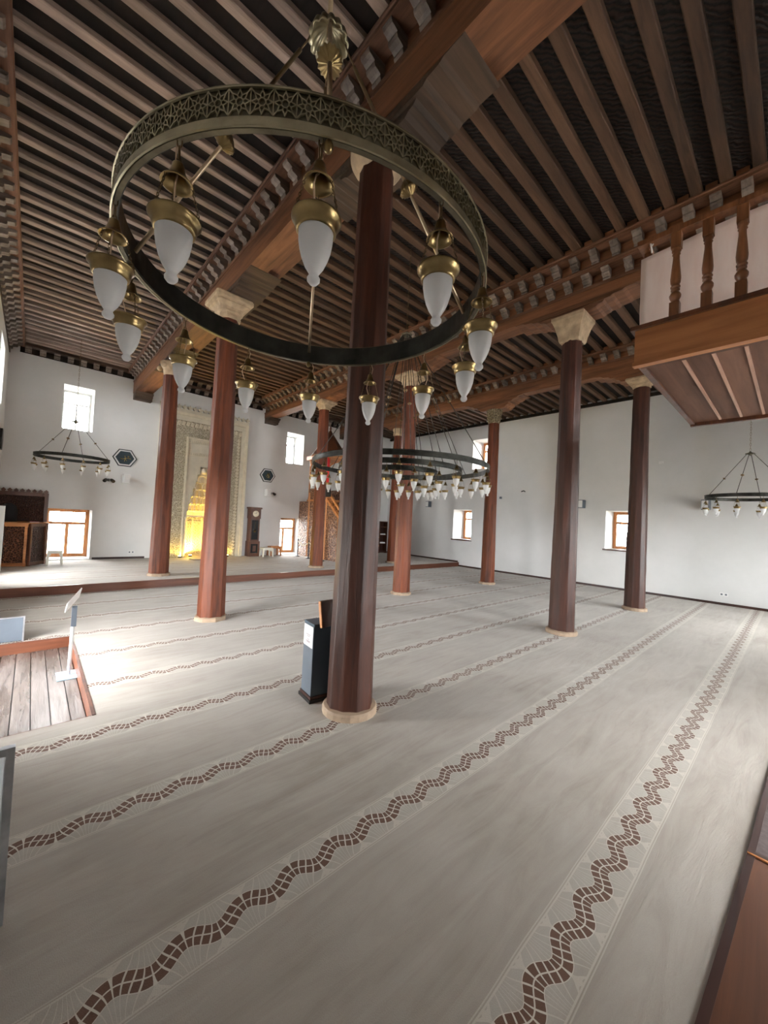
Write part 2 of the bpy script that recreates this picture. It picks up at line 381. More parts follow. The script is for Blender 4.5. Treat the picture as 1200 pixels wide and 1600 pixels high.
wall('wall_far', 'y', YQ, YQ + WT, XL - WT, XR + WT, -.3, TOPZ, WQ)
wall('wall_right', 'x', XR, XR + WT, YB - WT, YQ, -.3, TOPZ, WR)
wall('wall_left', 'x', XL, XL - WT, YB - WT, YQ, -.3, TOPZ, WL)
wall('wall_back', 'y', YB, YB - WT, XL, XR, -.3, TOPZ, WB)

struct(MB().box(-60, 60, -60, 60, -.5, -.35).build('floor_ground', 'ground'))
# windows (frame, mullions, panes, iron bars) set at the outer side of the reveals
NWIN = [0]
def portal(axis, pos, u0, u1, z0, z1, inward):
    L = bpy.data.lights.new('daylight_portal', 'AREA'); L.shape = 'RECTANGLE'; L.cycles.is_portal = True
    o = bpy.data.objects.new('daylight_portal', L); COL.objects.link(o)
    L.size = (u1 - u0); L.size_y = (z1 - z0)
    c = ((u0 + u1) / 2, (z0 + z1) / 2)
    o.location = (c[0], pos, c[1]) if axis == 'y' else (pos, c[0], c[1])
    d = Vector((0, inward, 0)) if axis == 'y' else Vector((inward, 0, 0))
    o.rotation_euler = d.to_track_quat('-Z', 'Z').to_euler()
def window(axis, inner, outer, w):
    kind, u0, u1, z0, z1 = w
    if kind == 'niche': return
    inward = 1 if inner > outer else -1
    portal(axis, outer - inward * .02, u0, u1, z0, z1, inward)
    if kind == 'door': return
    NWIN[0] += 1
    root = sroot('window_%d' % NWIN[0])
    t = outer + inward * .10     # inner face of the frame
    fwid = .055 if kind == 'white' else .095
    mat, matv = ('white', 'white') if kind == 'white' else ('oak', 'oak_v')
    B = lambda a, b, c, d, e, f: (a, b, min(e, f), max(e, f), c, d) if axis == 'y' else (min(e, f), max(e, f), a, b, c, d)
    fr = MB()
    fr.box(*B(u0, u0 + fwid, z0, z1, t, t - inward * .07)); fr.box(*B(u1 - fwid, u1, z0, z1, t, t - inward * .07))
    fr.box(*B(u0 + fwid, u1 - fwid, z1 - fwid, z1, t, t - inward * .07)); fr.box(*B(u0 + fwid, u1 - fwid, z0, z0 + fwid, t, t - inward * .07))
    fr.build('window_frame', matv, root)
    zt = z0 + (z1 - z0) * .70; um = (u0 + u1) / 2; mw = fwid * .42
    MB().box(*B(u0 + fwid, u1 - fwid, zt - mw, zt + mw, t, t - inward * .06)).build('transom', mat, root)
    MB().box(*B(um - mw, um + mw, z0 + fwid, zt - mw, t, t - inward * .06)).build('mullion', matv, root)
    for a, b, c, d in ((u0 + fwid, um - mw, z0 + fwid, zt - mw), (um + mw, u1 - fwid, z0 + fwid, zt - mw), (u0 + fwid, u1 - fwid, zt + mw, z1 - fwid)):
        MB().box(*B(a, b, c, d, t - inward * .03, t - inward * .036)).build('pane', 'glass', root)
    if kind == 'white':
        h = MB(); h.box(*B(um - .012, um + .012, (z0 + zt) / 2 - .05, (z0 + zt) / 2 + .05, t + inward * .012, t)); h.box(*B(um, um + .1, (z0 + zt) / 2 - .01, (z0 + zt) / 2 + .01, t + inward * .035, t + inward * .012))
        h.build('window_handle', 'alu', root)
    if kind == 'wood' and z0 < 2:
        nb = 5
        for i in range(1, nb):
            u = u0 + (u1 - u0) * i / nb; MB().box(*B(u - .006, u + .006, z0, z1, outer + inward * .01, outer + inward * .022)).build('iron_bar', 'iron', root)
        for i in range(1, 7):
            z = z0 + (z1 - z0) * i / 7; MB().box(*B(u0, u1, z - .006, z + .006, outer + inward * .022, outer + inward * .034)).build('iron_bar', 'iron', root)
    if axis == 'x' and kind == 'wood' and z0 < 2 and u0 > 0:
        s = MB().box(*B(u0 - .05, u1 + .05, z0 - .045, z0, inner + inward * .05, inner - inward * .3)); s.build('window_sill', 'walnut', root)
for w in WQ: window('y', YQ, YQ + WT, w)
for w in WR: window('x', XR, XR + WT, w)
for w in WL: window('x', XL, XL - WT, w)
for w in WB: window('y', YB, YB - WT, w)

# ------------------------------------------------------------------ floor, platform, entry pit, steps
PX1, PY0, PY1 = .475, 3.87, 6.42            # entry pit
fl = MB()
def slab(mb, x0, x1, y0, y1, zt, th): mb.box(x0, x1, y0, y1, zt - th, zt)
STEPY = .16
slab(fl, PX1, XR, YB, YS, 0, .14); slab(fl, XL, PX1, YB, PY0, 0, .14); slab(fl, XL, PX1, PY1, YS, 0, .14)
floor = struct(fl.build('floor', 'carpet'))
platform = struct(MB().box(XL, XR, YS + .03, YQ, 0, PZ).build('floor_platform', 'carpet'))
struct(MB().box(XL, XR, YS - .012, YS + .03, 0, PZ + .004).build('trim_1', 'riser'))
pit = struct(MB().box(XL - WT, PX1, PY0, PY1, -.2, -.145).build('floor_entry', 'rosy'))
x = XL - .8; i = 0
while x < PX1 - .13:
    w = .128; MB().box(x + .004, min(x + w, PX1 - .03) - .004, PY0 + .025, PY1 - .025, -.145, -.13 - random.uniform(0, .003)).build('plank', 'plank', pit); x += w
pr = MB(); pr.box(PX1 - .025, PX1, PY0, PY1, -.145, .004); struct(pr.build('trim_2', 'riser'))
struct(MB().box(XL, PX1 - .025, PY1 - .025, PY1, -.145, .004).build('trim_3', 'riser'))
struct(MB().box(XL, PX1 - .025, PY0, PY0 + .02, -.145, -.003).build('trim_4', 'riser'))
# low timber step at the back, right of the camera (its edge runs slightly askew)
def ye(x): return .215 - (x - 1.797) * .0505
def askew(x0, x1, ya, yb, z0, z1): return MB().prism([(x0, ye(x0) + ya), (x1, ye(x1) + ya), (x1, ye(x1) + yb), (x0, ye(x0) + yb)], 'z', z0, z1)
st = struct(MB().prism([(.9, YB), (2.94, YB), (2.94, ye(2.94)), (.9, ye(.9))], 'z', .001, .003).build('floor_step', 'rosy'))
for k in range(12): askew(.905, 2.92, -.032 - .15 * (k + 1) + .002, -.032 - .15 * k, .003, .008 - .0006 * (k % 2)).build('plank', 'step', st)
askew(.9, 2.94, -.032, .0, .003, .009).build('edge_strip', 'rosy', st)
st2 = struct(MB().prism([(2.975, YB), (XR, YB), (XR, ye(2.975) - .42), (2.975, ye(2.975) - .03)], 'z', .001, .009).build('floor_mat', 'darkcarpet'))
askew(2.94, 2.952, -2.0, .0, .001, .012).build('trim', 'oak', st2)
askew(2.952, 2.975, -2.0, .0, .001, .013).build('trim', 'rosy', st2)
MB().prism([(2.975, ye(2.975) - .03), (XR, ye(2.975) - .42), (XR, ye(2.975) - .39), (2.975, ye(2.975))], 'z', .001, .012).build('trim', 'rosy', st2)
# baseboards
struct(MB().box(XR - .03, XR, STEPY, YS, 0, .06).build('baseboard_right', 'rosy'))
struct(MB().box(XR - .03, XR, YS + .04, YQ, PZ, PZ + .06).build('baseboard_right_platform', 'rosy'))
struct(MB().box(1.36, 2.68, YQ - .03, YQ, PZ, PZ + .06).build('baseboard_far', 'rosy'))
struct(MB().box(8.45, XR - .03, YQ - .03, YQ, PZ, PZ + .06).build('baseboard_far_corner', 'rosy'))
struct(MB().box(XL, XL + .03, PY1 + .1, YS, 0, .06).build('baseboard_left', 'rosy'))

# ------------------------------------------------------------------ ceiling: beams, consoles, mouldings, joists
BX = [(2.10, 2.36, 2.60), (6.38, 6.62, 6.86), (9.93, 10.17, 10.40)]
BZ = [(5.26, 5.64), (5.43, 5.63), (5.48, 5.80)]
JZ = [5.90, 6.09, 6.03, 5.82]               # underside of the joists in each bay
NJ = int((YQ - YB) / PITCH)
def console_mesh(name, p, h, w, axis='x'):
    pr = [(0, 0), (.22, 0), (.30, .16), (.28, .28), (.42, .36), (.60, .40), (.66, .54), (.64, .66), (.80, .74), (.94, .78), (1.0, .90), (1.0, 1.0), (0, 1.0)]
    mb = MB(); mb.prism([(-a * p, b * h) for a, b in pr], 'y', -w / 2, w / 2)
    return mb.mesh(name, 'console')
CM = {}
def consoles(parent, x, z, p, h, out, y0=YB + .1, y1=YQ - .12, w=.115):
    key = (round(p, 3), round(h, 3), w)
    if key not in CM: CM[key] = console_mesh('console', p, h, w)
    org = ORG[parent.name]; y = y0
    while y < y1:
        put('console', CM[key], parent, Vector((x, y + random.uniform(-.012, .012), z)) - org, 0 if out < 0 else PI, scale=(1, random.uniform(.9, 1.1), 1)); y += PITCH
def moulding(mb, x, z, out, h=.07, d=.07, y0=YB, y1=YQ):
    """run along y; x = outer face"""
    s = -out
    mb.prism([(x, z), (x + s * d, z), (x + s * d, z + h), (x - s * .012, z + h), (x - s * .012, z + h * .65), (x, z + h * .5)], 'y', y0, y1)
LB = ['long timber beam over the nearest column row, with one tier of console brackets', 'long timber beam right of the nave, with two tiers of console brackets', 'long timber beam nearest the right wall, with one tier of small consoles']
beams = []
for i in range(3):
    xa, xm, xb = BX[i]; z0, z1 = BZ[i]
    b = thing('ceiling_beam', LB[i], 'beam', (xm, 0, z0)); beams.append(b)
    ys = [YB, 2.0, 6.0, 10.0, YQ]
    mb = MB(); mb.box(xa, xm - .004, YB, YQ, z0, z1); mb.build('left_timber', 'beam', b)
    MB().box(xm + .004, xb, YB, YQ, z0 + .07, z1).build('right_timber', 'beam', b)
    mm = MB().box(xa - .012, xa + .02, YB, YQ, z1 - .045, z1 + .004); mm.build('edge_moulding', 'mould_y', b)
    if i == 1:
        MB().box(xa + .03, xb - .03, YB, YQ, z1, 5.86).build('backing_board', 'beam', b)
        MB().box(6.27, xb - .1, YB, YQ, 5.86, 6.2).build('upper_board', 'beam', b)
        consoles(b, xa + .04, 5.634, .17, .16, -1); m = MB(); moulding(m, 6.22, 5.79, -1, .065, .2); m.build('lower_moulding', 'mould_y', b)
        consoles(b, 6.28, 5.856, .21, .175, -1, YB + .24); m = MB(); moulding(m, 6.05, 6.025, -1, .065, .22); m.build('upper_moulding', 'mould_y', b)
        MB().box(xb - .03, xb, YB, YQ, z1, 6.2).build('right_board', 'boards', b)
    else:
        jz = JZ[0] if i == 0 else JZ[2]
        MB().box(xa + .03, xb - .05, YB, YQ, z1, jz + .15).build('backing_board', 'beam', b)
        p = .2 if i == 0 else .19
        consoles(b, xa + .035, z1, p, jz - .075 - z1, -1)
        m = MB(); moulding(m, xa + .03 - p - .01, jz - .075, -1, .07, .2); m.build('moulding', 'mould_y', b)
        if i == 0:
            consoles(b, xb - .05, z1, .17, .2, 1); m = MB(); moulding(m, xb + .14, z1 + .2, 1, .06, .2); m.build('right_moulding', 'mould_y', b)
            MB().box(xb - .08, xb - .02, YB, YQ, z1, 6.2).build('right_board', 'boards', b)
# left wall consoles
lw = sroot('trim_7', (XL, 0, 5.62))
consoles(lw, XL, 5.63, .26, .195, 1); m = MB(); moulding(m, XL + .29, 5.825, 1, .07, .28); m.build('moulding', 'mould_y', lw)
MB().box(XL, XL + .02, YB, YQ, 5.6, 5.83).build('wall_plate', 'bracket', lw)
# far wall consoles
fwc = sroot('trim_8', (0, YQ, 5.7))
def far_row(x0, x1, z, p, h, yface):
    key = ('f', p, h)
    if key not in CM: CM[key] = console_mesh('console', p, h, .13)
    x = x0 + .16
    while x < x1 - .1:
        put('console', CM[key], fwc, Vector((x, yface, z)) - ORG[fwc.name], PI / 2); x += PITCH
    m = MB(); m.box(x0, x1, yface - p - .06, yface, z + h, z + h + .065); m.build('moulding', 'mould_x', fwc)
    MB().box(x0, x1, yface - .02, yface, z - .02, z + h).build('wall_plate', 'boards', fwc)
far_row(XL + .2, BX[0][0], 5.70, .17, .13, YQ); far_row(BX[0][2], BX[1][0] - .1, 5.72, .16, .12, YQ); far_row(BX[0][2], BX[1][0] - .3, 5.905, .16, .12, YQ - .18)
MB().box(BX[0][2], BX[1][0], YQ - .17, YQ, 5.9, 6.3).build('wall_plate', 'boards', fwc)
far_row(BX[1][2], BX[2][0] - .1, 5.75, .17, .20, YQ)
struct(MB().box(XR - .08, XR, YB, YQ, 5.74, 5.83).build('trim_9', 'boards'))
# joists and boarding of the four bays
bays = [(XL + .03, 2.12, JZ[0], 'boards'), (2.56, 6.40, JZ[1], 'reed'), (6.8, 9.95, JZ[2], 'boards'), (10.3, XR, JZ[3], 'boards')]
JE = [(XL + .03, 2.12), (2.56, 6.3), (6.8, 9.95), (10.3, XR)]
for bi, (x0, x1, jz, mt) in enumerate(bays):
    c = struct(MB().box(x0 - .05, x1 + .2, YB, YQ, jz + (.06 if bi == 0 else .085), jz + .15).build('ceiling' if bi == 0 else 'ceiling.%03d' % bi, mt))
    L = x1 - x0
    mb = MB(); wj = (.098, .12, .112, .112)[bi]; dj = .065 if bi == 0 else .09
    # slightly waney joist: a run of sections
    n = 7; vs = []; fs = []; rr = random.Random(bi)
    for k in range(n):
        xx = -L / 2 + L * k / (n - 1); a = wj / 2 + rr.uniform(-.004, .004); b_ = wj / 2 + rr.uniform(-.004, .004); zb = rr.uniform(-.005, .003)
        vs += [(xx, -a, zb + .008), (xx, -a + .01, zb), (xx, b_ - .01, zb), (xx, b_, zb + .008), (xx, b_, dj), (xx, -a, dj)]
    for k in range(n - 1):
        for q in range(6):
            q2 = (q + 1) % 6; fs.append((k * 6 + q, k * 6 + q2, (k + 1) * 6 + q2, (k + 1) * 6 + q))
    fs += [tuple(range(6)), tuple((n - 1) * 6 + q for q in range(5, -1, -1))]
    mb.add(vs, fs); me = mb.mesh('joist', 'joist_dim' if bi else 'joist')
    y = YB + .12 + (.02 * bi)
    while y < YQ - .12:
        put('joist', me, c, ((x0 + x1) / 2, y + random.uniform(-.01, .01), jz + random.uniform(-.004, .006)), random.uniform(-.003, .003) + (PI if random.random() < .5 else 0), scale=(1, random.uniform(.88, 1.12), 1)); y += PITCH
    # short filler blocks between joists along the mouldings
    if bi in (1, 2):
        xf = 6.07 if bi == 1 else 9.80
        fm = MB().box(-.02, .02, -.06, .06, 0, .088).mesh('infill_block', 'beam'); y = YB + .12 + .02 * bi + PITCH / 2
        while y < YQ - .2:
            put('infill_block', fm, c, (xf + .02, y, jz), 0); y += PITCH

# ------------------------------------------------------------------ columns
COLS = [('A1', 2.19, 2.703, 0, 4.905, 5.10, 'bowl', 'nearest octagonal dark wood column standing in the middle of the carpet beside the donation box'),
        ('A2', 2.193, 6.359, 0, 4.828, 5.155, 'cornice', 'octagonal wood column with stepped stone capital just left of centre, hiding part of the mihrab'),
        ('A3', 2.279, 10.211, PZ, 4.90, 5.20, 'scroll', 'leftmost octagonal red-brown column, standing on the raised platform left of the mihrab'),
        ('B1', 6.583, 2.642, 0, 4.875, 5.28, 'impost', 'large dark column with a plain flared stone block capital, left of the balcony corner'),
        ('B2', 6.549, 6.375, 0, 4.95, 5.23, 'cornice', 'orange-brown octagonal column right behind the nearest column, beneath the wide chandelier'),
        ('B3', 6.615, 10.184, PZ, 5.10, 5.36, 'cornice', 'octagonal column on the raised platform in front of the carved pulpit stairs'),
        ('C1', 10.09, 2.464, 0, 5.03, 5.24, 'small', 'rightmost dark column with small stone capital under the balcony corner, before a low window'),
        ('C2', 10.089, 6.258, 0, 4.80, 5.20, 'leafy', 'slim reddish column with a leafy carved capital in the right aisle'),
        ('C3', 10.055, 10.334, PZ, 4.95, 5.22, 'drum', 'most distant thin column on the platform, half hidden behind the orange-brown one')]
def capital(kind, zb, zt, x, y, parent, r):
    h = zt - zb; mb = MB(); sm = True
    if kind == 'bowl':
        mb.lathe([(r * .9, zb - .02), (r * 1.02, zb), (r * 1.22, zb + h * .12), (r * 1.45, zb + h * .32), (r * 1.6, zb + h * .55), (r * 1.64, zb + h * .8), (r * 1.56, zt)], (x, y, 0), 24); mt = 'cap'
    elif kind in ('cornice', 'small'):
        k = 1.88 if kind == 'cornice' else 1.75
        def sq(f, z, cut=.12):
            s = r * f; c = s * cut
            return [(x + a, y + b, z) for a, b in ((-s + c, -s), (s - c, -s), (s, -s + c), (s, s - c), (s - c, s), (-s + c, s), (-s, s - c), (-s, -s + c))]
        prof = [(.92, 0, .58), (1.06, .01, .55), (1.08, .16, .5), (1.02, .18, .5), (1.04, .26, .46), (1.18, .30, .40), (1.20, .38, .36), (1.12, .40, .34), (1.22, .50, .28), (1.42, .60, .2), (1.62, .64, .16), (1.63, .71, .14), (1.55, .725, .14), (k - .06, .76, .10), (k, .80, .08), (k, .95, .08), (k - .05, 1.0, .08)]
        ring = [sq(f, zb + h * t, c) for f, t, c in prof]; vs = [p for q in ring for p in q]; fs = [tuple(range(7, -1, -1)), tuple((len(ring) - 1) * 8 + q for q in range(8))]
        for a in range(len(ring) - 1):
            for q in range(8): fs.append((a * 8 + q, a * 8 + (q + 1) % 8, (a + 1) * 8 + (q + 1) % 8, (a + 1) * 8 + q))
        mb.add(vs, fs); mt = 'cap'
    elif kind == 'impost':
        def sq(s, z): return [(x - s, y - s, z), (x + s, y - s, z), (x + s, y + s, z), (x - s, y + s, z)]
        ring = [sq(r * .95, zb - .01), sq(r * 1.05, zb + .02), sq(r * 1.12, zb + h * .25), sq(r * 1.22, zb + h * .38), sq(r * 1.36, zb + h * .6), sq(r * 1.58, zb + h * .82), sq(r * 1.66, zb + h * .86), sq(r * 1.66, zt)]
        vs = [p for q in ring for p in q]; fs = [(3, 2, 1, 0), tuple((len(ring) - 1) * 4 + q for q in range(4))]
        for a in range(len(ring) - 1):
            for q in range(4): fs.append((a * 4 + q, a * 4 + (q + 1) % 4, (a + 1) * 4 + (q + 1) % 4, (a + 1) * 4 + q))
        mb.add(vs, fs); mt = 'cap'
    elif kind == 'scroll':
        mb.lathe([(r * .95, zb), (r * 1.05, zb + h * .1), (r * 1.15, zb + h * .5), (r * 1.5, zb + h * .8), (r * 1.6, zt)], (x, y, 0), 16)
        mt = 'cap'
    elif kind == 'leafy':
        mb.lathe([(r * .95, zb), (r * 1.08, zb + h * .05), (r * 1.05, zb + h * .3), (r * 1.2, zb + h * .6), (r * 1.45, zb + h * .9), (r * 1.5, zt)], (x, y, 0), 16); mt = 'cap_carved'
    else:
        mb.lathe([(r * .95, zb), (r * 1.15, zb + .01), (r * 1.15, zb + h * .4), (r * 1.05, zb + h * .45), (r * 1.3, zb + h * .8), (r * 1.3, zt)], (x, y, 0), 16); mt = 'cap'
    co = mb.build('capital', mt, parent)
    if kind == 'scroll':
        for sx in (-1, 1):
            for syy in (-1, 1):
                MB().lathe([(.0001, -.05), (.05, -.05), (.055, -.03), (.055, .03), (.05, .05), (.0001, .05)], (x + sx * r * 1.35, y + syy * r * 1.2, zb + h * .62), 12, True, False, False, ax=(0, 1, 0)).build('scroll', 'cap', co)
    if kind == 'leafy':
        for tier, (n, zz, lh, rr) in enumerate(((8, .04, .42, 1.06), (8, .36, .5, 1.2))):
            for k in range(n):
                a = 2 * PI * (k + tier * .5) / n; d = Vector((math.cos(a), math.sin(a), 0)); s = Vector((-d.y, d.x, 0)); o = Vector((x, y, zb + h * zz)); vs = []
                pf = [(rr, 0, .3), (rr + .06, .35, .36), (rr + .1, .7, .30), (rr + .24, .95, .2), (rr + .30, .9, .08), (rr + .26, .8, .03)]
                for q, (ro, t, w) in enumerate(pf):
                    for e in (-1, 0, 1): vs.append(o + d * (r * ro + (.012 if e == 0 else 0)) + s * (e * w * r) + Vector((0, 0, t * lh * h)))
                fs = [(q * 3 + e, q * 3 + e + 1, q * 3 + e + 4, q * 3 + e + 3) for q in range(len(pf) - 1) for e in (0, 1)]
                MB().add(vs, fs, True).build('leaf', 'cap_carved', co)
    return co
for ci, (nm, x, y, zb, zt, zc, kind, lab) in enumerate(COLS):
    c = thing('column', lab, 'column', (x, y, zb), 0, 'timber columns of the hall')
    r0, r1 = .205, .157
    rr = random.Random(ci + 3); mb = MB(); seg = 10 if nm in ('A1', 'B1', 'C1') else 8
    n = 30; offs = [rr.uniform(-.006, .006) for _ in range(seg)]; vs = []; fs = []; a0 = rr.uniform(0, .6)
    for k in range(n + 1):
        t = k / n; z = zb + .06 + (zt - zb - .06) * t; r = r0 + (r1 - r0) * t ** .9
        for q in range(seg):
            a = a0 + 2 * PI * q / seg
            jr = offs[q] + .0035 * math.sin(t * 9 + q * 2.1) + rr.uniform(-.0022, .0022)
            for e in (-.11, .11):   # chamfered arrises
                aa = a + e * (2 * PI / seg) * .5
                vs.append((x + (r + jr) * math.cos(aa), y + (r + jr) * math.sin(aa), z))
    S2 = seg * 2
    for k in range(n):
        for q in range(S2): fs.append((k * S2 + q, k * S2 + (q + 1) % S2, (k + 1) * S2 + (q + 1) % S2, (k + 1) * S2 + q))
    fs += [tuple(range(S2 - 1, -1, -1)), tuple(n * S2 + q for q in range(S2))]
    mb.add(vs, fs).build('shaft', 'column' if nm in ('A1', 'B1', 'C1') else 'column_lit', c)
    MB().lathe([(r0 * 1.2, zb), (r0 * 1.2, zb + .045), (r0 * 1.14, zb + .06), (r0 * .9, zb + .07)], (x, y, 0), seg * 2 if seg > 8 else 8, False).build('base_ring', 'base', c)
    capital(kind, zt, zc, x, y, c, r1)
    # stepped timber cushion between capital and beam
    bi = 'ABC'.index(nm[0]); xa, xm, xb = BX[bi]; z0 = BZ[bi][0]; hh = z0 - zc
    Lh = 1.0 if bi == 0 else .95
    half = .5
    pf = [(.30, 0), (.40, .04), (.44, .22), (.50, .30), (.53, .5)]
    pf2 = [(.53, .5), (.62, .53), (.66, .70), (.78, .76), (.83, .92), (Lh, .95), (Lh + .02, 1.0)]
    for nm2, p_, w0, w1 in (('lower_cushion', pf, xa + .03, xb - .03), ('upper_cushion', pf2, xa + .005, xb - .01)):
        prof = [(y + a, zc + hh * b) for a, b in p_] + [(y - a, zc + hh * b) for a, b in reversed(p_)]
        MB().prism(prof, 'x', w0, w1).build(nm2, 'bracket' if bi == 0 else 'beam', c)
# wall brackets under the beam ends
for bi in range(3):
    xa, xm, xb = BX[bi]; z0 = BZ[bi][0]
    pf = [(YQ, z0), (YQ - .42, z0), (YQ - .40, z0 - .05), (YQ - .34, z0 - .06), (YQ - .32, z0 - .12), (YQ - .26, z0 - .13), (YQ - .24, z0 - .2), (YQ, z0 - .2)]
    MB().prism(pf, 'x', xa + .01, xb - .02).build('end_bracket', 'bracket', beams[bi])

# ------------------------------------------------------------------ chandeliers
def lamp_proto(k=1.0, detail=True):
    """lamp hanging from z = 0 downwards; returns meshes"""
    d = {}
    mb = MB(); mb.lathe([(.006, -.064), (.012, -.064), (.015, -.068), (.018, -.085), (.023, -.100), (.031, -.112), (.040, -.118), (.042, -.122), (.0395, -.1225), (.030, -.116), (.021, -.103), (.015, -.08)], seg=20 if detail else 10, closed_top=False, closed_bot=False)
    d['cap'] = mb
    mb = MB(); mb.lathe([(.046, -.254), (.049, -.254), (.052, -.250), (.055, -.240), (.057, -.229), (.062, -.224), (.066, -.219), (.0655, -.215), (.061, -.218), (.054, -.227), (.050, -.238), (.046, -.25)], seg=28 if detail else 12, closed_top=False, closed_bot=False)
    d['collar'] = mb
    mb = MB(); mb.lathe([(.0001, -.390), (.010, -.389), (.0165, -.381), (.017, -.374), (.013, -.367), (.0125, -.363), (.016, -.357), (.025, -.343), (.034, -.322), (.041, -.298), (.0445, -.275), (.0455, -.255), (.0455, -.238)], seg=28 if detail else 12, closed_top=False, closed_bot=False)
    d['glass'] = mb
    mb = MB(); p0 = Vector((.037, 0, -.120)); p1 = Vector((.062, 0, -.218))
    if detail:
        N = 11
        for j in range(N):
            c = p0.lerp(p1, (j + .5) / N); dv = (p1 - p0).normalized(); sd = dv.cross(Vector((0, 0, 1))).normalized(); nn = sd if j % 2 else dv.cross(sd)
            pts = [c + dv * (.0062 * math.cos(u)) + nn * (.0030 * math.sin(u)) for u in [2 * PI * w / 8 for w in range(8)]]
            mb.tube(pts, .0010, 4, closed=True)
    else: mb.tube([p0, p1], .0015, 4)
    d['chain'] = mb
    mb = MB()
    if detail:
        for j, (z, nn) in enumerate(((-.006, 0), (-.034, 1), (-.058, 0))):
            lh = (.013, .02, .011)[j]
            pts = [Vector((0, 0, z)) + Vector((0, 0, lh * math.cos(u))) + (Vector((.006 * math.sin(u), 0, 0)) if nn else Vector((0, .006 * math.sin(u), 0))) for u in [2 * PI * w / 12 for w in range(12)]]
            mb.tube(pts, .0019, 6, closed=True)
    else: mb.tube([(0, 0, 0), (0, 0, -.068)], .003, 6)
    d['hook'] = mb
    mb = MB(); mb.tube([(0, .006, 0), (.010, .010, -.03), (.004, .008, -.06), (0, 0, -.09), (-.020, -.004, -.115), (-.030, -.004, -.145), (-.016, 0, -.185), (0, 0, -.215), (0, 0, -.25)], .0022, 6)
    d['cord'] = mb
    mats = dict(cap='brass', collar='brass', glass='frost', chain='chain', hook='chain', cord='cord')
    return {k_: (v.mesh(k_, mats[k_])) for k_, v in d.items()}
LN, LF = lamp_proto(detail=True), lamp_proto(detail=False)
PN = dict(collar='lamp_collar', glass='glass_shade', chain='lamp_chain', hook='hook_link', cord='lamp_cord')
def hang_lamp(parent, loc, rotz, ms, parts=('collar', 'glass', 'chain', 'hook', 'cord'), k=1):
    l = put('lamp', ms['cap'], parent, loc, rotz, scale=(k, k, k) if k != 1 else None)
    for p_ in parts:
        for q in range(3 if p_ == 'chain' else 1): put(PN[p_], ms[p_], l, (0, 0, 0), q * 2 * PI / 3 + .5 if p_ == 'chain' else 0)
    return l
def ring_mesh(R, z0, z1, th, seg=96):
    mb = MB(); pr = [(R - th, z0), (R, z0), (R + .004, z0 + .008), (R + .004, z0 + .026), (R, z0 + .03), (R, z1 - .008), (R + .006, z1 - .008), (R + .006, z1), (R - th, z1)]
    n = len(pr); vs = []; fs = []
    for k in range(seg):
        a = 2 * PI * k / seg
        for r, z in pr: vs.append((r * math.cos(a), r * math.sin(a), z))
    for k in range(seg):
        k2 = (k + 1) % seg
        for q in range(n): fs.append((k * n + q, k2 * n + q, k2 * n + (q + 1) % n, k * n + (q + 1) % n))
    return mb.add(vs, fs, False)
def fluted(mb, c, r, h, lobes):
    """open scalloped bell, mouth downwards"""
    prof = [(.012, h), (r * .30, h * .97), (r * .62, h * .82), (r * .88, h * .50), (r * 1.0, h * .12), (r, 0), (r * .95, 0), (r * .84, h * .42), (r * .58, h * .74), (r * .28, h * .90), (.010, h * .93)]
    mb.lathe(prof, c, lobes * 8, True, False, False, flute=lambda k, hh: .12 * (abs(math.sin(PI * k / 8)) - .6))
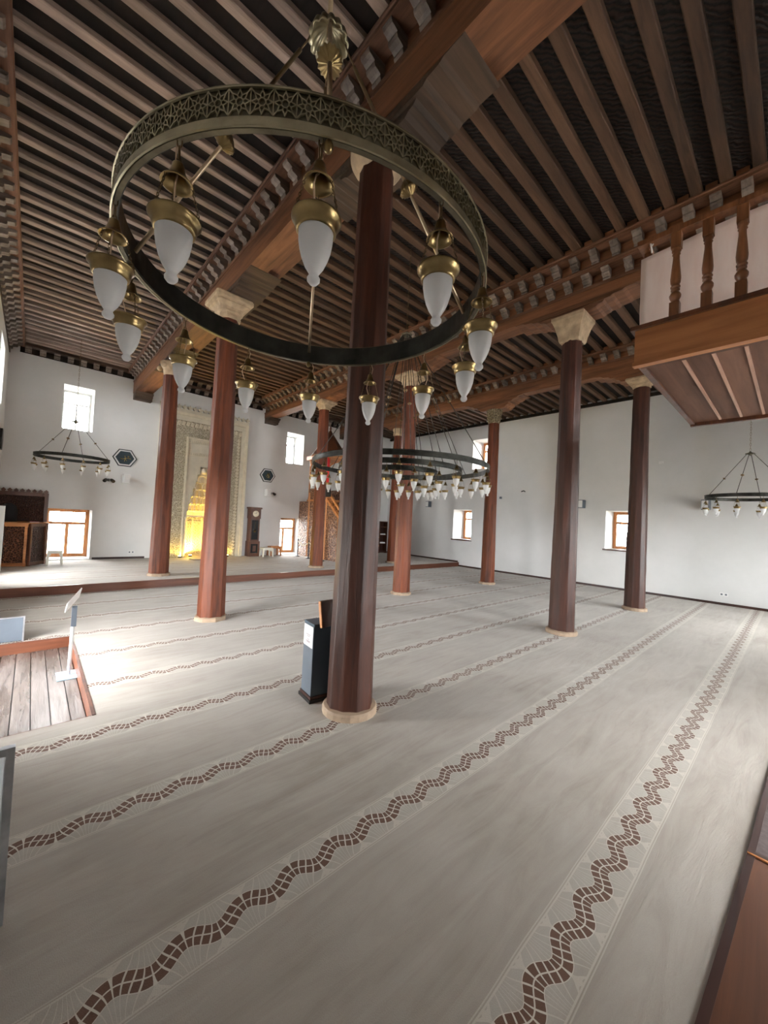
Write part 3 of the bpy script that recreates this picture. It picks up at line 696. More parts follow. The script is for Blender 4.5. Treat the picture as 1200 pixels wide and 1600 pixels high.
def big_chandelier():
    CX, CY, CZ, R = .894, 1.511, 2.70, .753
    ch = thing('ring_chandelier', 'large bronze ring chandelier with star lattice hanging close overhead, twelve frosted glass lamps', 'chandelier', (CX, CY, CZ), 0, 'ring chandeliers')
    rm = ring_mesh(R, 0, .112, .014).build('ring_band', 'bronze', ch, True)
    for nm_, za, zb_ in (('lower_rim', .0, .028), ('upper_rim', .103, .113)):
        vs = []; fs = []; sg_ = 96; prf = [(R + .003, za), (R + .0075, za + .001), (R + .0075, zb_ - (zb_ - za) * .45), (R + .0055, zb_ - (zb_ - za) * .4), (R + .0055, zb_), (R + .003, zb_)]
        for k in range(sg_):
            a = 2 * PI * k / sg_
            for r, z in prf: vs.append((r * math.cos(a), r * math.sin(a), z))
        for k in range(sg_):
            for q in range(6): fs.append((k * 6 + q, ((k + 1) % sg_) * 6 + q, ((k + 1) % sg_) * 6 + (q + 1) % 6, k * 6 + (q + 1) % 6))
        MB().add(vs, fs).build(nm_, 'bronze_pale', ch, True)
    inner = MB(); seg = 96; vs = []; fs = []
    for k in range(seg):
        a = 2 * PI * k / seg
        for z in (.004, .108): vs.append(((R - .0155) * math.cos(a), (R - .0155) * math.sin(a), z))
        for z in (.004, .108): vs.append(((R - .0185) * math.cos(a), (R - .0185) * math.sin(a), z))
    for k in range(seg):
        a, b = k * 4, ((k + 1) % seg) * 4
        fs += [(a, b, b + 1, a + 1), (a + 2, a + 3, b + 3, b + 2), (a + 1, b + 1, b + 3, a + 3), (a, a + 2, b + 2, b)]
    inner.add(vs, fs).build('inner_liner', 'bronze_back', ch, True)
    N = 80; W = 2 * PI * R / N; H = .070; st_ = MB()
    def seg2(a, b, w=.0034): st_.bar((0.0022, a[0], a[1]), (0.0022, b[0], b[1]), w, .0045, (1, 0, 0))
    ro, ri, rc = W * .47, W * .28, W * .17
    P8 = lambda r, o: [(r * math.cos(2 * PI * (k + o) / 8), r * 1.12 * math.sin(2 * PI * (k + o) / 8)) for k in range(8)]
    O, I, C = P8(ro, 0), P8(ri, .5), P8(rc, .5)
    for k in range(8):
        seg2(O[k], I[k]); seg2(O[k], I[k - 1]); seg2(C[k], C[(k + 1) % 8]); seg2(C[k], I[k])
    for sx in (-1, 1):
        for sz in (-1, 1): seg2((sx * W * .5, sz * H * .5), (O[1][0] * sx * 1.0, O[1][1] * sz))
    seg2((W / 2, -H / 2), (W / 2, H / 2), .003)
    for sz in (-1, 1): seg2((0, sz * ro * 1.12), (0, sz * H / 2))
    sm = st_.mesh('star_panel', 'bronze_pale')
    for k in range(N):
        a = 2 * PI * (k + .5) / N; put('star_panel', sm, ch, (R * math.cos(a), R * math.sin(a), .03 + .037), a)
    for k in range(12):
        a = math.radians(29 + 30 * k); hang_lamp(ch, (R * .992 * math.cos(a), R * .992 * math.sin(a), 0), random.uniform(0, 6), LN)
    ctop = 1.20
    for k in range(4):
        a = math.radians(60.5 + 90 * k); d = Vector((math.cos(a), math.sin(a), 0)); p0 = d * .078 + Vector((0, 0, ctop + .01)); p1 = d * (R - .02) + Vector((0, 0, .06))
        q1 = p0.lerp(p1, .07); rod = MB(); rod.tube([q1, p1], .0085, 10); r_ = rod.build('suspension_rod', 'rodmetal', ch, True)
        lk = MB(); lk.tube([p0 + Vector((0, 0, .012)), p0.lerp(p1, .03), q1], .004, 6)
        ORG[r_.name] = Vector(); o = lk.build('rod_link', 'chain', r_, True)
        dv = (p1 - p0).normalized(); c = p0.lerp(p1, .52)
        kb = MB(); f = lambda k_, h_: .07 * math.cos(2 * PI * k_ / 4)
        kb.lathe([(.009, -.045), (.014, -.040), (.028, -.026), (.040, -.006), (.044, .0), (.044, .006), (.030, .014), (.014, .024), (.009, .03)], c, 64, True, True, True, ax=dv, flute=f); kb.build('fluted_knob', 'brass', r_, True)
        bl = MB(); bl.sphere(d * (R - .008) + Vector((0, 0, -.012)), .014, 12, 8, 1.3); bl.build('finial', 'brass', r_, True)
    cr = MB(); fluted(cr, (0, 0, ctop), .090, .085, 14); cr.build('crown_dish', 'bronze_pale', ch, True)
    sr = MB(); sr.tube([(0, 0, ctop + .02), (0, 0, JZ[0] - CZ + .02)], .011, 10); sr.build('stem', 'rodmetal', ch, True)
    MB().lathe([(.06, JZ[0] - CZ), (.05, JZ[0] - CZ - .04), (.015, JZ[0] - CZ - .07)], seg=20, closed_bot=False).build('ceiling_rose', 'brass', ch, True)
big_chandelier()
def small_chandelier(loc, R, topz, label, nl=12, ctop=.95, a0=12, rings=None, rods=4, k=1.0, jz=5.9):
    ch = thing('ring_chandelier', label, 'chandelier', loc, 0, 'ring chandeliers')
    rings = rings or [(R, 0, nl)]
    for (r, dz, n) in rings:
        ring_mesh(r, dz, dz + .075, .012, 64).build('ring_band', 'bronze_back', ch, True)
        for q in range(n):
            a = math.radians(a0) + 2 * PI * q / n; hang_lamp(ch, (r * .99 * math.cos(a), r * .99 * math.sin(a), dz), a, LF, ('collar', 'glass', 'chain', 'hook'), k)
        nr = rods
        for q in range(nr):
            a = math.radians(a0 + 15) + 2 * PI * q / nr + r; d = Vector((math.cos(a), math.sin(a), 0)); p0 = d * .06 + Vector((0, 0, ctop)); p1 = d * (r - .01) + Vector((0, 0, dz + .06))
            rod = MB().tube([p0, p1], .006, 6).build('suspension_rod', 'iron', ch, True); ORG[rod.name] = Vector()
            kb = MB(); kb.lathe([(.006, -.02), (.03, -.004), (.03, .004), (.006, .02)], p0.lerp(p1, .55), 10, True, ax=(p1 - p0)); kb.build('knob', 'chain', rod, True)
    MB().lathe([(.004, -.04), (.03, -.015), (.085, .0), (.085, .012), (.03, .03), (.012, .06)], (0, 0, ctop), 16).build('hub', 'bronze', ch, True)
    jz += .085; st = MB(); N = int((jz - loc[2] - ctop) / .06); 
    for j in range(N):
        z = ctop + .06 + (jz - loc[2] - ctop - .06) * (j + .5) / N; lh = (jz - loc[2] - ctop) / N * .62
        pts = [Vector(((.012 * math.sin(u)) if j % 2 else 0, 0 if j % 2 else .012 * math.sin(u), z + lh * math.cos(u))) for u in [2 * PI * w / 8 for w in range(8)]]
        st.tube(pts, .003, 4, closed=True)
    st.build('hanging_chain', 'chain', ch, True)
    return ch
small_chandelier((.70, 12.40, 2.86), .75, 0, 'small ring chandelier hanging in the far left corner in front of the upper window', jz=JZ[0], k=.88)
small_chandelier((11.6, .735, 2.60), .76, 0, 'small ring chandelier at the right edge hanging below the balcony soffit', jz=JZ[3], ctop=1.0, a0=20)
small_chandelier((4.32, 4.36, 2.54), 1.395, 0, 'very wide chandelier of three concentric dark rings hanging in the middle of the nave', ctop=2.2, rings=[(1.395, 0, 22), (.985, -.04, 16), (.60, -.08, 10)], rods=6, jz=JZ[1], k=.95)

# ------------------------------------------------------------------ balcony
BA0, BA1, BYF, BZB = 3.90, 6.62, 1.02, 3.20
bal = thing('balcony', 'timber balcony with turned balusters jutting in at the upper right', 'balcony', (BA0, BYF, BZB))
MB().box(BA0, BA0 + .05, YB, BYF, BZB + .03, BZB + .32).build('fascia_board', 'fascia', bal)
MB().box(BA0 - .012, BA0 + .06, YB, BYF + .012, BZB, BZB + .035).build('fascia_moulding', 'fascia', bal)
MB().box(BA0 + .05, BA0 + .16, YB, BYF - .02, BZB + .02, BZB + .3).build('edge_joist', 'soffit', bal)
MB().box(BA0 + .05, BA1, BYF - .05, BYF, BZB + .03, BZB + .32).build('end_board', 'walnut', bal)
MB().box(BA1 - .06, BA1, YB, BYF, BZB + .01, BZB + .32).build('rear_board', 'walnut', bal)
MB().box(BA0 - .03, BA1, YB, BYF + .03, BZB + .32, BZB + .355).build('ledge', 'walnut', bal)
y = BYF - .02; i = 0
while y > YB + .1:
    w = .30 if i == 0 else .2
    so = MB().box(BA0 + .14, BA1 - .06, y - w + .003, y, BZB + .055, BZB + .075).build('soffit_board', 'soffit', bal)
    MB().box(BA0 + .14, BA1 - .14, y - w - .011, y - w + .011, BZB + .035, BZB + .056).build('batten', 'batten', bal); y -= w; i += 1
bm_ = MB(); sq = .024
def sqb(z0, z1): bm_.box(-sq, sq, -sq, sq, z0, z1)
sqb(0, .13); sqb(.60, .74)
bm_.lathe([(.022, .125), (.014, .135), (.020, .15), (.028, .175), (.029, .195), (.022, .215), (.014, .228), (.022, .236), (.022, .246), (.014, .254), (.024, .262), (.024, .272), (.018, .28), (.024, .30), (.026, .34), (.022, .42), (.017, .50), (.016, .54), (.021, .55), (.015, .56), (.023, .575), (.023, .585), (.017, .595), (.024, .605)], seg=14)
bme = bm_.mesh('baluster', 'baluster')
for j, yy in enumerate([.74, .53, .325, .11, -.1, -.31, -.52, -.73, -.94, -1.15, -1.36, -1.57]):
    put('baluster', bme, bal, (BA0 + .03 - BA0, yy - BYF, .355), scale=(1.45, 1.45, 1))
put('corner_post', MB().box(-.03, .03, -.03, .03, 0, .76).mesh('corner_post', 'baluster'), bal, (.16, -.05, .355))
MB().box(BA0 - .018, BA0 + .075, YB, BYF, BZB + 1.085, BZB + 1.13).build('handrail', 'baluster', bal)
MB().box(BA0, BA1, BYF - .065, BYF, BZB + 1.09, BZB + 1.13).build('handrail', 'baluster', bal)
# cloth hung behind the balusters
vs = []; fs = []; ny, nz = 60, 14; rr = random.Random(4)
for i in range(ny + 1):
    for j in range(nz + 1):
        tz = j / nz; yy = YB + .02 + (BYF - .01 - YB - .02) * i / ny; z = BZB + .375 + (.685 - .055 * max(0, i / ny - .82) * 5) * tz
        xx = BA0 + .085 + .006 * math.sin(yy * 9 + tz * 2) + .010 * math.sin(tz * 14 + yy * 1.3) * (1 - tz) ** 2
        vs.append((xx, yy, z))
fs = [(i * (nz + 1) + j, (i + 1) * (nz + 1) + j, (i + 1) * (nz + 1) + j + 1, i * (nz + 1) + j + 1) for i in range(ny) for j in range(nz)]
cl = MB().add(vs, fs, True).build('cloth_banner', 'cloth'); so = cl.modifiers.new('thick', 'SOLIDIFY'); so.thickness = .003
tag(cl, 'pinkish white cloth stretched behind the balcony balusters', 'cloth')
tie = MB().tube([(BA0 + .08, .93, BZB + 1.04), (BA0 - .005, .925, BZB + 1.10), (BA0 + .02, .92, BZB + 1.14), (BA0 + .07, .915, BZB + 1.12), (BA0 - .008, .91, BZB + 1.05)], .007, 6).build('cloth_tie', 'white', cl)

# ------------------------------------------------------------------ mihrab
MX = 4.30; MY = YQ
mh = thing('mihrab', 'tall carved plaster prayer niche in the far wall, glowing yellow at its base', 'mihrab', (MX, MY, PZ))
MT = 4.98
def frame(hw0, hw1, ztop0, ztop1, y0, y1, name, mat):
    """frame from half width hw0 (inner) to hw1 (outer)"""
    mb = MB()
    for s in (-1, 1): mb.box(*sorted((MX + s * hw0, MX + s * hw1)), y0, y1, PZ, ztop1)
    mb.box(MX - hw0, MX + hw0, y0, y1, ztop0, ztop1); return mb.build(name, mat, mh)
frame(1.33, 1.44, MT - .10, MT, MY - .14, MY, 'outer_moulding', 'cream')
frame(1.20, 1.33, MT - .26, MT - .10, MY - .10, MY, 'plain_band', 'stone')
frame(1.04, 1.20, MT - .46, MT - .26, MY - .07, MY, 'block_band', 'carved_stone')
frame(.63, 1.04, MT - .78, MT - .46, MY - .06, MY, 'carved_band', 'carved_stone')
frame(.57, .63, MT - .83, MT - .78, MY - .10, MY, 'inner_moulding', 'cream')
# stepped niche outline
ST = [(PZ, 1.55, .49), (1.55, 1.74, .475), (1.74, 1.98, .43), (1.98, 2.24, .375), (2.24, 2.49, .315), (2.49, 2.73, .255), (2.73, 2.98, .20), (2.98, 3.24, .125)]
pb = MB()
for a, b, hw in ST:
    for s in (-1, 1): pb.box(*sorted((MX + s * hw, MX + s * .57)), MY - .05, MY, a, b)
pb.box(MX - .57, MX + .57, MY - .05, MY, 3.24, 4.16); pb.build('tympanum', 'stone', mh)
# the niche goes into the wall: five faces, then narrowing tiers
nb = MB()
def niche_ring(hw, dep): return [(-hw, 0), (-hw * .82, dep * .62), (-hw * .32, dep), (hw * .32, dep), (hw * .82, dep * .62), (hw, 0)]
R0 = niche_ring(.49, .42); npan = []
for k in range(5):
    (a, da), (b, db) = R0[k], R0[k + 1]
    pm = MB().add([(MX + a, MY - .05 + da, PZ), (MX + b, MY - .05 + db, PZ), (MX + b, MY - .05 + db, 1.55), (MX + a, MY - .05 + da, 1.55)], [(0, 1, 2, 3)])
    pa = pm.build('niche_panel', 'carved_stone', mh)
    for (e, de) in ((a, da), (b, db)): pass
    fm = MB(); P0, P1 = Vector((MX + a, MY - .052 + da, 0)), Vector((MX + b, MY - .052 + db, 0)); 
    for t_ in (.06, .94):
        q = P0.lerp(P1, t_); fm.bar((q.x, q.y, PZ), (q.x, q.y, 1.5), .02, .02)
    for z in (PZ + .03, 1.36): fm.bar((P0.x, P0.y, z), (P1.x, P1.y, z), .02, .02)
    # pierced girih lattice: diagonal bars
    u = (P1 - P0); nn_ = max(1, round(u.length / .11))
    rows = 10
    for r_ in range(rows):
        za, zb_ = PZ + .06 + (1.28 - PZ) * r_ / rows, PZ + .06 + (1.28 - PZ) * (r_ + 1) / rows
        for c in range(nn_):
            A, B_ = P0.lerp(P1, c / nn_), P0.lerp(P1, (c + 1) / nn_)
            fm.bar((A.x, A.y, za), (B_.x, B_.y, zb_), .009, .012, (0, 1, 0)); fm.bar((A.x, A.y, zb_), (B_.x, B_.y, za), .009, .012, (0, 1, 0))
            C = A.lerp(B_, .5); fm.bar((C.x, C.y, za), (C.x, C.y, zb_), .007, .012, (0, 1, 0))
    fm.build('lattice', 'cream', pa)
for ti in range(1, len(ST)):
    a, b, hw = ST[ti]; dep = .42 * (1 - (ti - 1) / 8.5)
    rg = niche_ring(hw, dep); rgn = niche_ring(ST[ti + 1][2] if ti + 1 < len(ST) else .03, .42 * (1 - ti / 8.5) if ti + 1 < len(ST) else .02)
    tm = MB()
    for k in range(5):
        (x0, d0), (x1, d1) = rg[k], rg[k + 1]; (X0, D0), (X1, D1) = rgn[k], rgn[k + 1]
        tm.add([(MX + x0, MY - .05 + d0, a), (MX + x1, MY - .05 + d1, a), (MX + x1, MY - .05 + d1, b - .05), (MX + x0, MY - .05 + d0, b - .05), (MX + X1, MY - .05 + D1, b), (MX + X0, MY - .05 + D0, b)], [(0, 1, 2, 3), (3, 2, 4, 5)])
    tier = tm.build('muqarnas_tier', 'cream', mh)
    if ti >= 2:
        n = max(1, 7 - ti)
        for c in range(n):
            # little hooded cells: an arch rib with a pendant
            tt = (c + .5) / n * 2 - 1; xx = MX + tt * hw * .86; yy = MY - .06 + dep * (1 - abs(tt)) * .75; w = hw * .86 / n; hgt = b - a
            cm = MB(); pts = [(xx - w * .92, yy, a), (xx - w * .92, yy, a + hgt * .45)] + [(xx - w * .92 * math.cos(PI * q / 8), yy - .01, a + hgt * .45 + hgt * .42 * math.sin(PI * q / 8)) for q in range(1, 8)] + [(xx + w * .92, yy, a + hgt * .45), (xx + w * .92, yy, a)]
            cm.tube(pts, .02, 6)
            cm.lathe([(.0001, a - .05), (.022, a - .02), (.03, a + .02), (.02, a + .05)], (xx - w, yy, 0), 8); cm.lathe([(.0001, a - .05), (.022, a - .02), (.03, a + .02), (.02, a + .05)], (xx + w, yy, 0), 8)
            cm.build('muqarnas_cell', 'cream', tier)
cb = MB(); cb.lathe([(.05, 3.0), (.10, 3.02), (.10, 3.12), (.07, 3.2), (.0001, 3.24)], (MX, MY + .0, 0), 16); cb.build('hood', 'cream', mh)
MB().box(MX - .52, MX + .52, MY + .4, MY + .46, PZ, 3.3).build('niche_back', 'stone', mh); MB().box(MX - .5, MX + .5, MY - .04, MY + .42, PZ, PZ + .005).build('niche_floor', 'carpet', mh)
# arch frame lines beside the steps
sb = MB()
for i, (a, b, hw) in enumerate(ST[1:], 1):
    for s in (-1, 1):
        sb.box(*sorted((MX + s * (hw + .028), MX + s * (hw + .042))), MY - .062, MY - .048, a + .04, b + .05)
sb.build('step_line', 'cream', mh)
# projecting springer ledge and side colonnettes
MB().box(MX - .5, MX + .5, MY - .075, MY - .04, 1.53, 1.57).build('springer', 'cream', mh)
for s in (-1, 1):
    cn = MB(); cn.lathe([(.035, PZ), (.035, PZ + .05), (.024, PZ + .07), (.024, 1.40), (.036, 1.44), (.040, 1.52)], (MX + s * .515, MY - .085, 0), 12); cn.build('colonnette', 'cream', mh)
# relief blocks of the block band and of the inner frieze
bk = MB(); bk.box(-.055, .055, -.03, 0, -.05, .05); bk.lathe([(.03, 0), (.028, .012), (.0001, .02)], (0, -.03, 0), 8, ax=(0, -1, 0)); bkm = bk.mesh('carved_block', 'cream')
def rel(o, p): o.location = Vector(p) - ORG[mh.name]; return o
z = PZ + .07
while z < MT - .5:
    for s in (-1, 1): rel(put('carved_block', bkm, mh, rot=(0, .5 * s, 0), scale=(.9, 1, .8)), (MX + s * 1.12, MY - .068, z))
    z += .118
xx = MX - 1.156
while xx < MX + 1.2:
    rel(put('carved_block', bkm, mh, rot=(0, .3, 0), scale=(.9, 1, 1.3)), (xx, MY - .068, MT - .36)); xx += .136
sl_ = MB().box(-.012, .012, -.02, 0, -.045, .045).mesh('frieze_tooth', 'cream')
for zz in (4.06, 3.66):
    xx = MX - .53
    while xx < MX + .54: rel(put('frieze_tooth', sl_, mh, rot=(0, .25, 0)), (xx, MY - .05, zz)); xx += .06
zz = 3.72
while zz < 4.05:
    for s in (-1, 1): rel(put('frieze_tooth', sl_, mh, rot=(0, 1.2, 0)), (MX + s * .50, MY - .05, zz))
    zz += .06
for z0_ in (3.60, 4.12): MB().box(MX - .57, MX + .57, MY - .07, MY - .05, z0_ - .012, z0_ + .012).build('frieze_line', 'cream', mh)
# cresting
MB().box(MX - 1.44, MX + 1.44, MY - .13, MY, MT, MT + .1).build('crest_rail', 'stone', mh)
cp = MB(); cp.prism([(-.07, 0), (-.03, .03), (-.075, .07), (-.06, .12), (-.02, .11), (0, .17), (.02, .11), (.06, .12), (.075, .07), (.03, .03), (.07, 0)], 'y', -.03, .03); cpm = cp.mesh('crest_leaf', 'stone')
xx = MX - 1.4
while xx < MX + 1.45: rel(put('crest_leaf', cpm, mh), (xx, MY - .07, MT + .1)); xx += .165
# floor lamps shining up in the niche
for lx, ly, pw, lab in ((MX - .64, MY - .16, 1.6, 'small floodlight on the carpet at the left foot of the mihrab'), (MX + .9, MY - .16, 2.2, 'small floodlight on the carpet at the right foot of the mihrab'), (MX - .25, MY + .08, 70, 'small floodlight inside the mihrab niche'), (MX - 1.0, MY - .2, 2.2, 'small floodlight behind the leftmost column at the mihrab foot')):
    fl_ = thing('floodlight', lab, 'lamp', (lx, ly, PZ), 0, 'mihrab floodlights')
    MB().box(lx - .05, lx + .05, ly - .03, ly + .03, PZ, PZ + .02).build('foot', 'black', fl_)
    MB().box(lx - .045, lx + .045, ly - .025, ly + .02, PZ + .02, PZ + .06).build('housing', 'black', fl_)
    MB().box(lx - .04, lx + .04, ly - .02, ly + .018, PZ + .0605, PZ + .066).build('lens', 'lamp_yellow', fl_)
    L = bpy.data.lights.new('yellow_spot', 'AREA'); L.shape = 'RECTANGLE'; L.size = .10; L.size_y = .05; L.energy = pw; L.color = (1, .66, .10)
    lo = bpy.data.objects.new('yellow_spot', L); COL.objects.link(lo); lo.parent = fl_; lo.location = (0, -.0, .075); lo.rotation_euler = (PI + .25, 0, 0)
ms_ = thing('prayer_mat', 'small dark edged board on the carpet before the mihrab niche', 'board', (MX - .1, MY - .75, PZ)); MB().box(MX - .45, MX + .5, MY - 1.0, MY - .5, PZ, PZ + .02).build('board', 'walnut', ms_); MB().box(MX - .43, MX + .48, MY - .98, MY - .52, PZ + .02, PZ + .028).build('cover', 'carpet', ms_)

# ------------------------------------------------------------------ minbar (pulpit with stairs)
mn = thing('pulpit', 'tall carved wooden stair pulpit behind the column, right of the far low window', 'pulpit', (8.1, 13.9, PZ))
x0, x1 = 8.10, 9.0
def side_panel(x):
    mb = MB(); mb.prism([(YQ, PZ), (10.0, PZ), (10.0, .75), (11.95, 2.35), (YQ, 2.35)], 'x', x, x + .05); return mb
for x in (x0, x1 - .05): side_panel(x).build('side_panel', 'carved_tan', mn)
for x in (x0 - .02, x1 - .03):
    rb = MB(); rb.bar((x + .03, 10.0, .80), (x + .03, 11.97, 2.42), .07, .09); rb.bar((x + .03, 10.0, 1.10), (x + .03, 11.97, 2.72), .07, .08); rb.build('stair_rail', 'oak', mn)
    lt = MB()
    for q in range(10):
        t_ = q / 10; A = Vector((x + .03, 10.0 + 1.97 * t_, .84 + 1.62 * t_)); lt.bar(A, A + Vector((0, .2, .42)), .02, .02); lt.bar(A + Vector((0, .2, .16)), A + Vector((0, 0, .26)), .02, .02)
    lt.build('rail_lattice', 'oak', mn)
    fb = MB(); fb.bar((x + .03, 11.2, PZ), (x + .03, 11.2, 1.75), .07, .05); fb.bar((x + .03, 12.0, PZ), (x + .03, 12.0, 2.7), .08, .06); fb.bar((x + .03, 13.2, PZ), (x + .03, 13.2, 2.7), .08, .06); fb.build('stile', 'oak_v', mn)
for q in range(8): MB().box(x0 + .05, x1 - .05, 10.05 + q * .24, 10.05 + q * .24 + .26, PZ, PZ + .25 + q * .25).build('stair_step', 'walnut', mn)
MB().box(x0, x1, 11.95, 13.4, 2.35, 2.42).build('deck', 'oak', mn)
for yy in (12.0, 13.3):
    for x in (x0 + .03, x1 - .03): MB().lathe([(.04, 2.42), (.04, 2.5), (.028, 2.54), (.028, 3.85), (.045, 3.95), (.05, 4.05)], (x, yy, 0), 12).build('post', 'oak_v', mn)
for x in (x0 + .03, x1 - .03):
    am = MB(); am.tube([(x, 12.0, 3.7)] + [(x, 12.65 - .65 * math.cos(PI * q / 10), 3.7 + .3 * math.sin(PI * q / 10)) for q in range(1, 10)] + [(x, 13.3, 3.7)], .03, 6); am.build('arch', 'oak', mn)
    MB().box(x - .02, x + .02, 12.0, 13.3, 2.42, 2.85).build('parapet', 'carved_tan', mn)
MB().box(x0 - .08, x1 + .08, 11.85, 13.45, 4.0, 4.15).build('cornice', 'oak', mn)
MB().lathe([(.75, 4.15), (.5, 4.5), (.12, 5.05), (.03, 5.2), (.05, 5.26), (.01, 5.4)], ((x0 + x1) / 2, 12.65, 0), 8, False).build('pointed_roof', 'walnut', mn)
fl_ = MB(); vs = []; n = 12
for i in range(n + 1):
    for j in range(2): vs.append((x0 - .13 - .012 * math.sin(i * 1.7 + j), 11.9 - .03 * math.cos(i * 1.1) - .17 * i / n * (1), 4.0 - 1.0 * j - .01 * i))
fg = fl_.add(vs, [(i * 2, i * 2 + 2, i * 2 + 3, i * 2 + 1) for i in range(n)], True).build('flag', 'red'); sd = fg.modifiers.new('thick', 'SOLIDIFY'); sd.thickness = .008
tag(fg, 'red flag hanging from the pulpit canopy', 'flag')
bc = MB(); bc.prism([(11.62, 2.5), (11.92, 2.5), (11.92, 2.98), (11.66, 2.98)], 'x', x0 - .11, x0 - .08); tag(bc.build('black_drape', 'blackcloth'), 'black cloth draped over the pulpit rail below the red flag', 'cloth')
# rope barrier
for j, (px, py) in enumerate(((7.75, 13.3), (7.75, 12.5), (7.75, 11.6))):
    s = thing('barrier_post', ['dark barrier post nearest the far wall beside the pulpit', 'dark barrier post left of the platform column by the pulpit', 'dark barrier post right of the platform column by the pulpit'][j], 'post', (px, py, PZ), 0, 'rope barrier posts')
    MB().lathe([(.10, PZ), (.10, PZ + .015), (.02, PZ + .03), (.018, PZ + .62), (.03, PZ + .66), (.0001, PZ + .69)], (px, py, 0), 14).build('pole', 'black', s)
for a, b, lab in (((7.75, 13.3), (7.75, 12.5), 'sagging rope between the barrier posts left of the column'), ((7.75, 12.5), (7.75, 11.6), 'sagging rope between the barrier posts passing behind the column')):
    pts = [(a[0], a[1] + (b[1] - a[1]) * q / 10, PZ + .6 - .14 * math.sin(PI * q / 10)) for q in range(11)]
    tag(MB().tube(pts, .014, 6).build('barrier_rope', 'rope'), lab, 'rope')

# ------------------------------------------------------------------ preacher's chair, far left
ku = thing('preaching_chair', "carved wooden preacher's chair with crested back in the far left corner", 'pulpit', (-.1, 13.0, PZ))
pts2 = [(-.62, 12.80), (-.035, 12.76), (.285, 13.25), (.30, 13.80)]
for k in range(3):
    (ax, ay), (bx, by) = pts2[k], pts2[k + 1]; d = Vector((bx - ax, by - ay, 0)); n_ = Vector((d.y, -d.x, 0)).normalized() * .02
    mt = 'carved' if k == 0 else 'carved_dark'
    A, B_ = Vector((ax, ay, 0)), Vector((bx, by, 0))
    pn = MB(); pn.bar(A + Vector((0, 0, .69)), B_ + Vector((0, 0, .69)), .03, 1.02); pa = pn.build('carved_panel', mt, ku)
    fm = MB()
    for t_ in (.06, .94): q = A.lerp(B_, t_); fm.bar((q.x + n_.x, q.y + n_.y, PZ), (q.x + n_.x, q.y + n_.y, 1.2), .07, .05, d)
    for z in (PZ + .05, 1.17): fm.bar(A + n_ + Vector((0, 0, z)), B_ + n_ + Vector((0, 0, z)), .05, .08)
    fm.build('panel_frame', 'oak' if k == 0 else 'walnut', pa)
MB().prism([(-.62, 12.77), (-.03, 12.73), (.31, 13.24), (.32, 13.8), (-.62, 13.8)], 'z', 1.20, 1.225).build('ledge', 'oak', ku)
MB().box(-.62, .30, 13.80, 13.86, PZ, 1.98).build('back_panel', 'carved_dark', ku)
bf = MB(); bf.box(-.62, .32, 13.77, 13.80, 1.90, 2.0); bf.box(.24, .32, 13.77, 13.80, 1.22, 1.9); bf.build('back_frame', 'walnut', ku)
cm_ = MB(); cm_.prism([(-.06, 0), (-.03, .03), (-.055, .05), (0, .11), (.055, .05), (.03, .03), (.06, 0)], 'y', -.015, .015); cme = cm_.mesh('crest_leaf', 'walnut')
xx = -.56
while xx < .3: put('crest_leaf', cme, ku, Vector((xx, 13.83, 1.98)) - Vector((-.1, 13.0, PZ))); xx += .118
MB().lathe([(.16, 1.225), (.16, 1.5), (.13, 1.62), (.06, 1.68), (.0001, 1.69)], (-.42, 13.5, 0), 16).build('seat_back', 'blackcloth', ku)
bk_ = thing('book', 'red book lying on the ledge of the preaching chair', 'book', (.08, 13.2, 1.225)); MB().box(-.02, .16, 13.12, 13.26, 1.225, 1.245).build('pages', 'paper', bk_); MB().box(-.025, .165, 13.115, 13.265, 1.245, 1.25).build('cover', 'red', bk_)
ws = thing('white_board', 'narrow white upright board at the left edge before the preaching chair', 'board', (-.5, 12.0, PZ))
MB().prism([(12.0, PZ), (12.05, PZ), (12.2, 1.62), (12.15, 1.62)], 'x', -.62, -.44).build('panel', 'white', ws)
MB().tube([(-.43, 12.03, .4), (-.42, 12.06, .55), (-.44, 12.10, .8), (-.42, 12.1, .95), (-.44, 12.14, 1.2)], .006, 6).build('cable', 'black', ws)

# stools, clock, bookcase
def stool(loc, w, h, label, mat, grp=None, d=None):
    s = thing('stool', label, 'stool', loc, 0, grp); d = d or w; x, y, z = loc
    MB().box(x - w / 2, x + w / 2, y - d / 2, y + d / 2, z + h - .035, z + h).build('seat', mat, s)
    for sx in (-1, 1):
        for sy in (-1, 1):
            a = Vector((x + sx * (w / 2 - .025), y + sy * (d / 2 - .025), z + h - .03)); b = Vector((x + sx * (w / 2 - .005), y + sy * (d / 2 - .005), z)); MB().bar(a, b, .04, .04, (0, 1, 0)).build('leg', mat, s)
    for sy in (-1, 1):
        ap = MB(); ap.prism([(x - w / 2 + .03, z + h - .03), (x + w / 2 - .03, z + h - .03), (x + w / 2 - .05, z + h - .15), (x + w / 4, z + h - .08), (x - w / 4, z + h - .08), (x - w / 2 + .05, z + h - .15)], 'y', y + sy * (d / 2 - .03) - .01, y + sy * (d / 2 - .03) + .01); ap.build('apron', mat, s)
stool((.50, 13.0, PZ), .30, .37, 'white plastic stool beside the preaching chair, before the far left window', 'white_pl')
stool((6.55, 13.5, PZ), .40, .33, 'pale plastic stool at the foot of the grandfather clock', 'white_pl', None, .3)
stool((6.99, 13.75, PZ), .42, .37, 'brown wooden stool between the pale stool and the low window', 'oak', None, .3)
ck = thing('grandfather_clock', 'dark wooden grandfather clock standing right of the mihrab', 'clock', (6.12, 13.80, PZ))
x, y = 6.12, 13.78
MB().box(x - .21, x + .21, y - .14, YQ - .01, PZ, PZ + .56).build('plinth', 'walnut', ck)
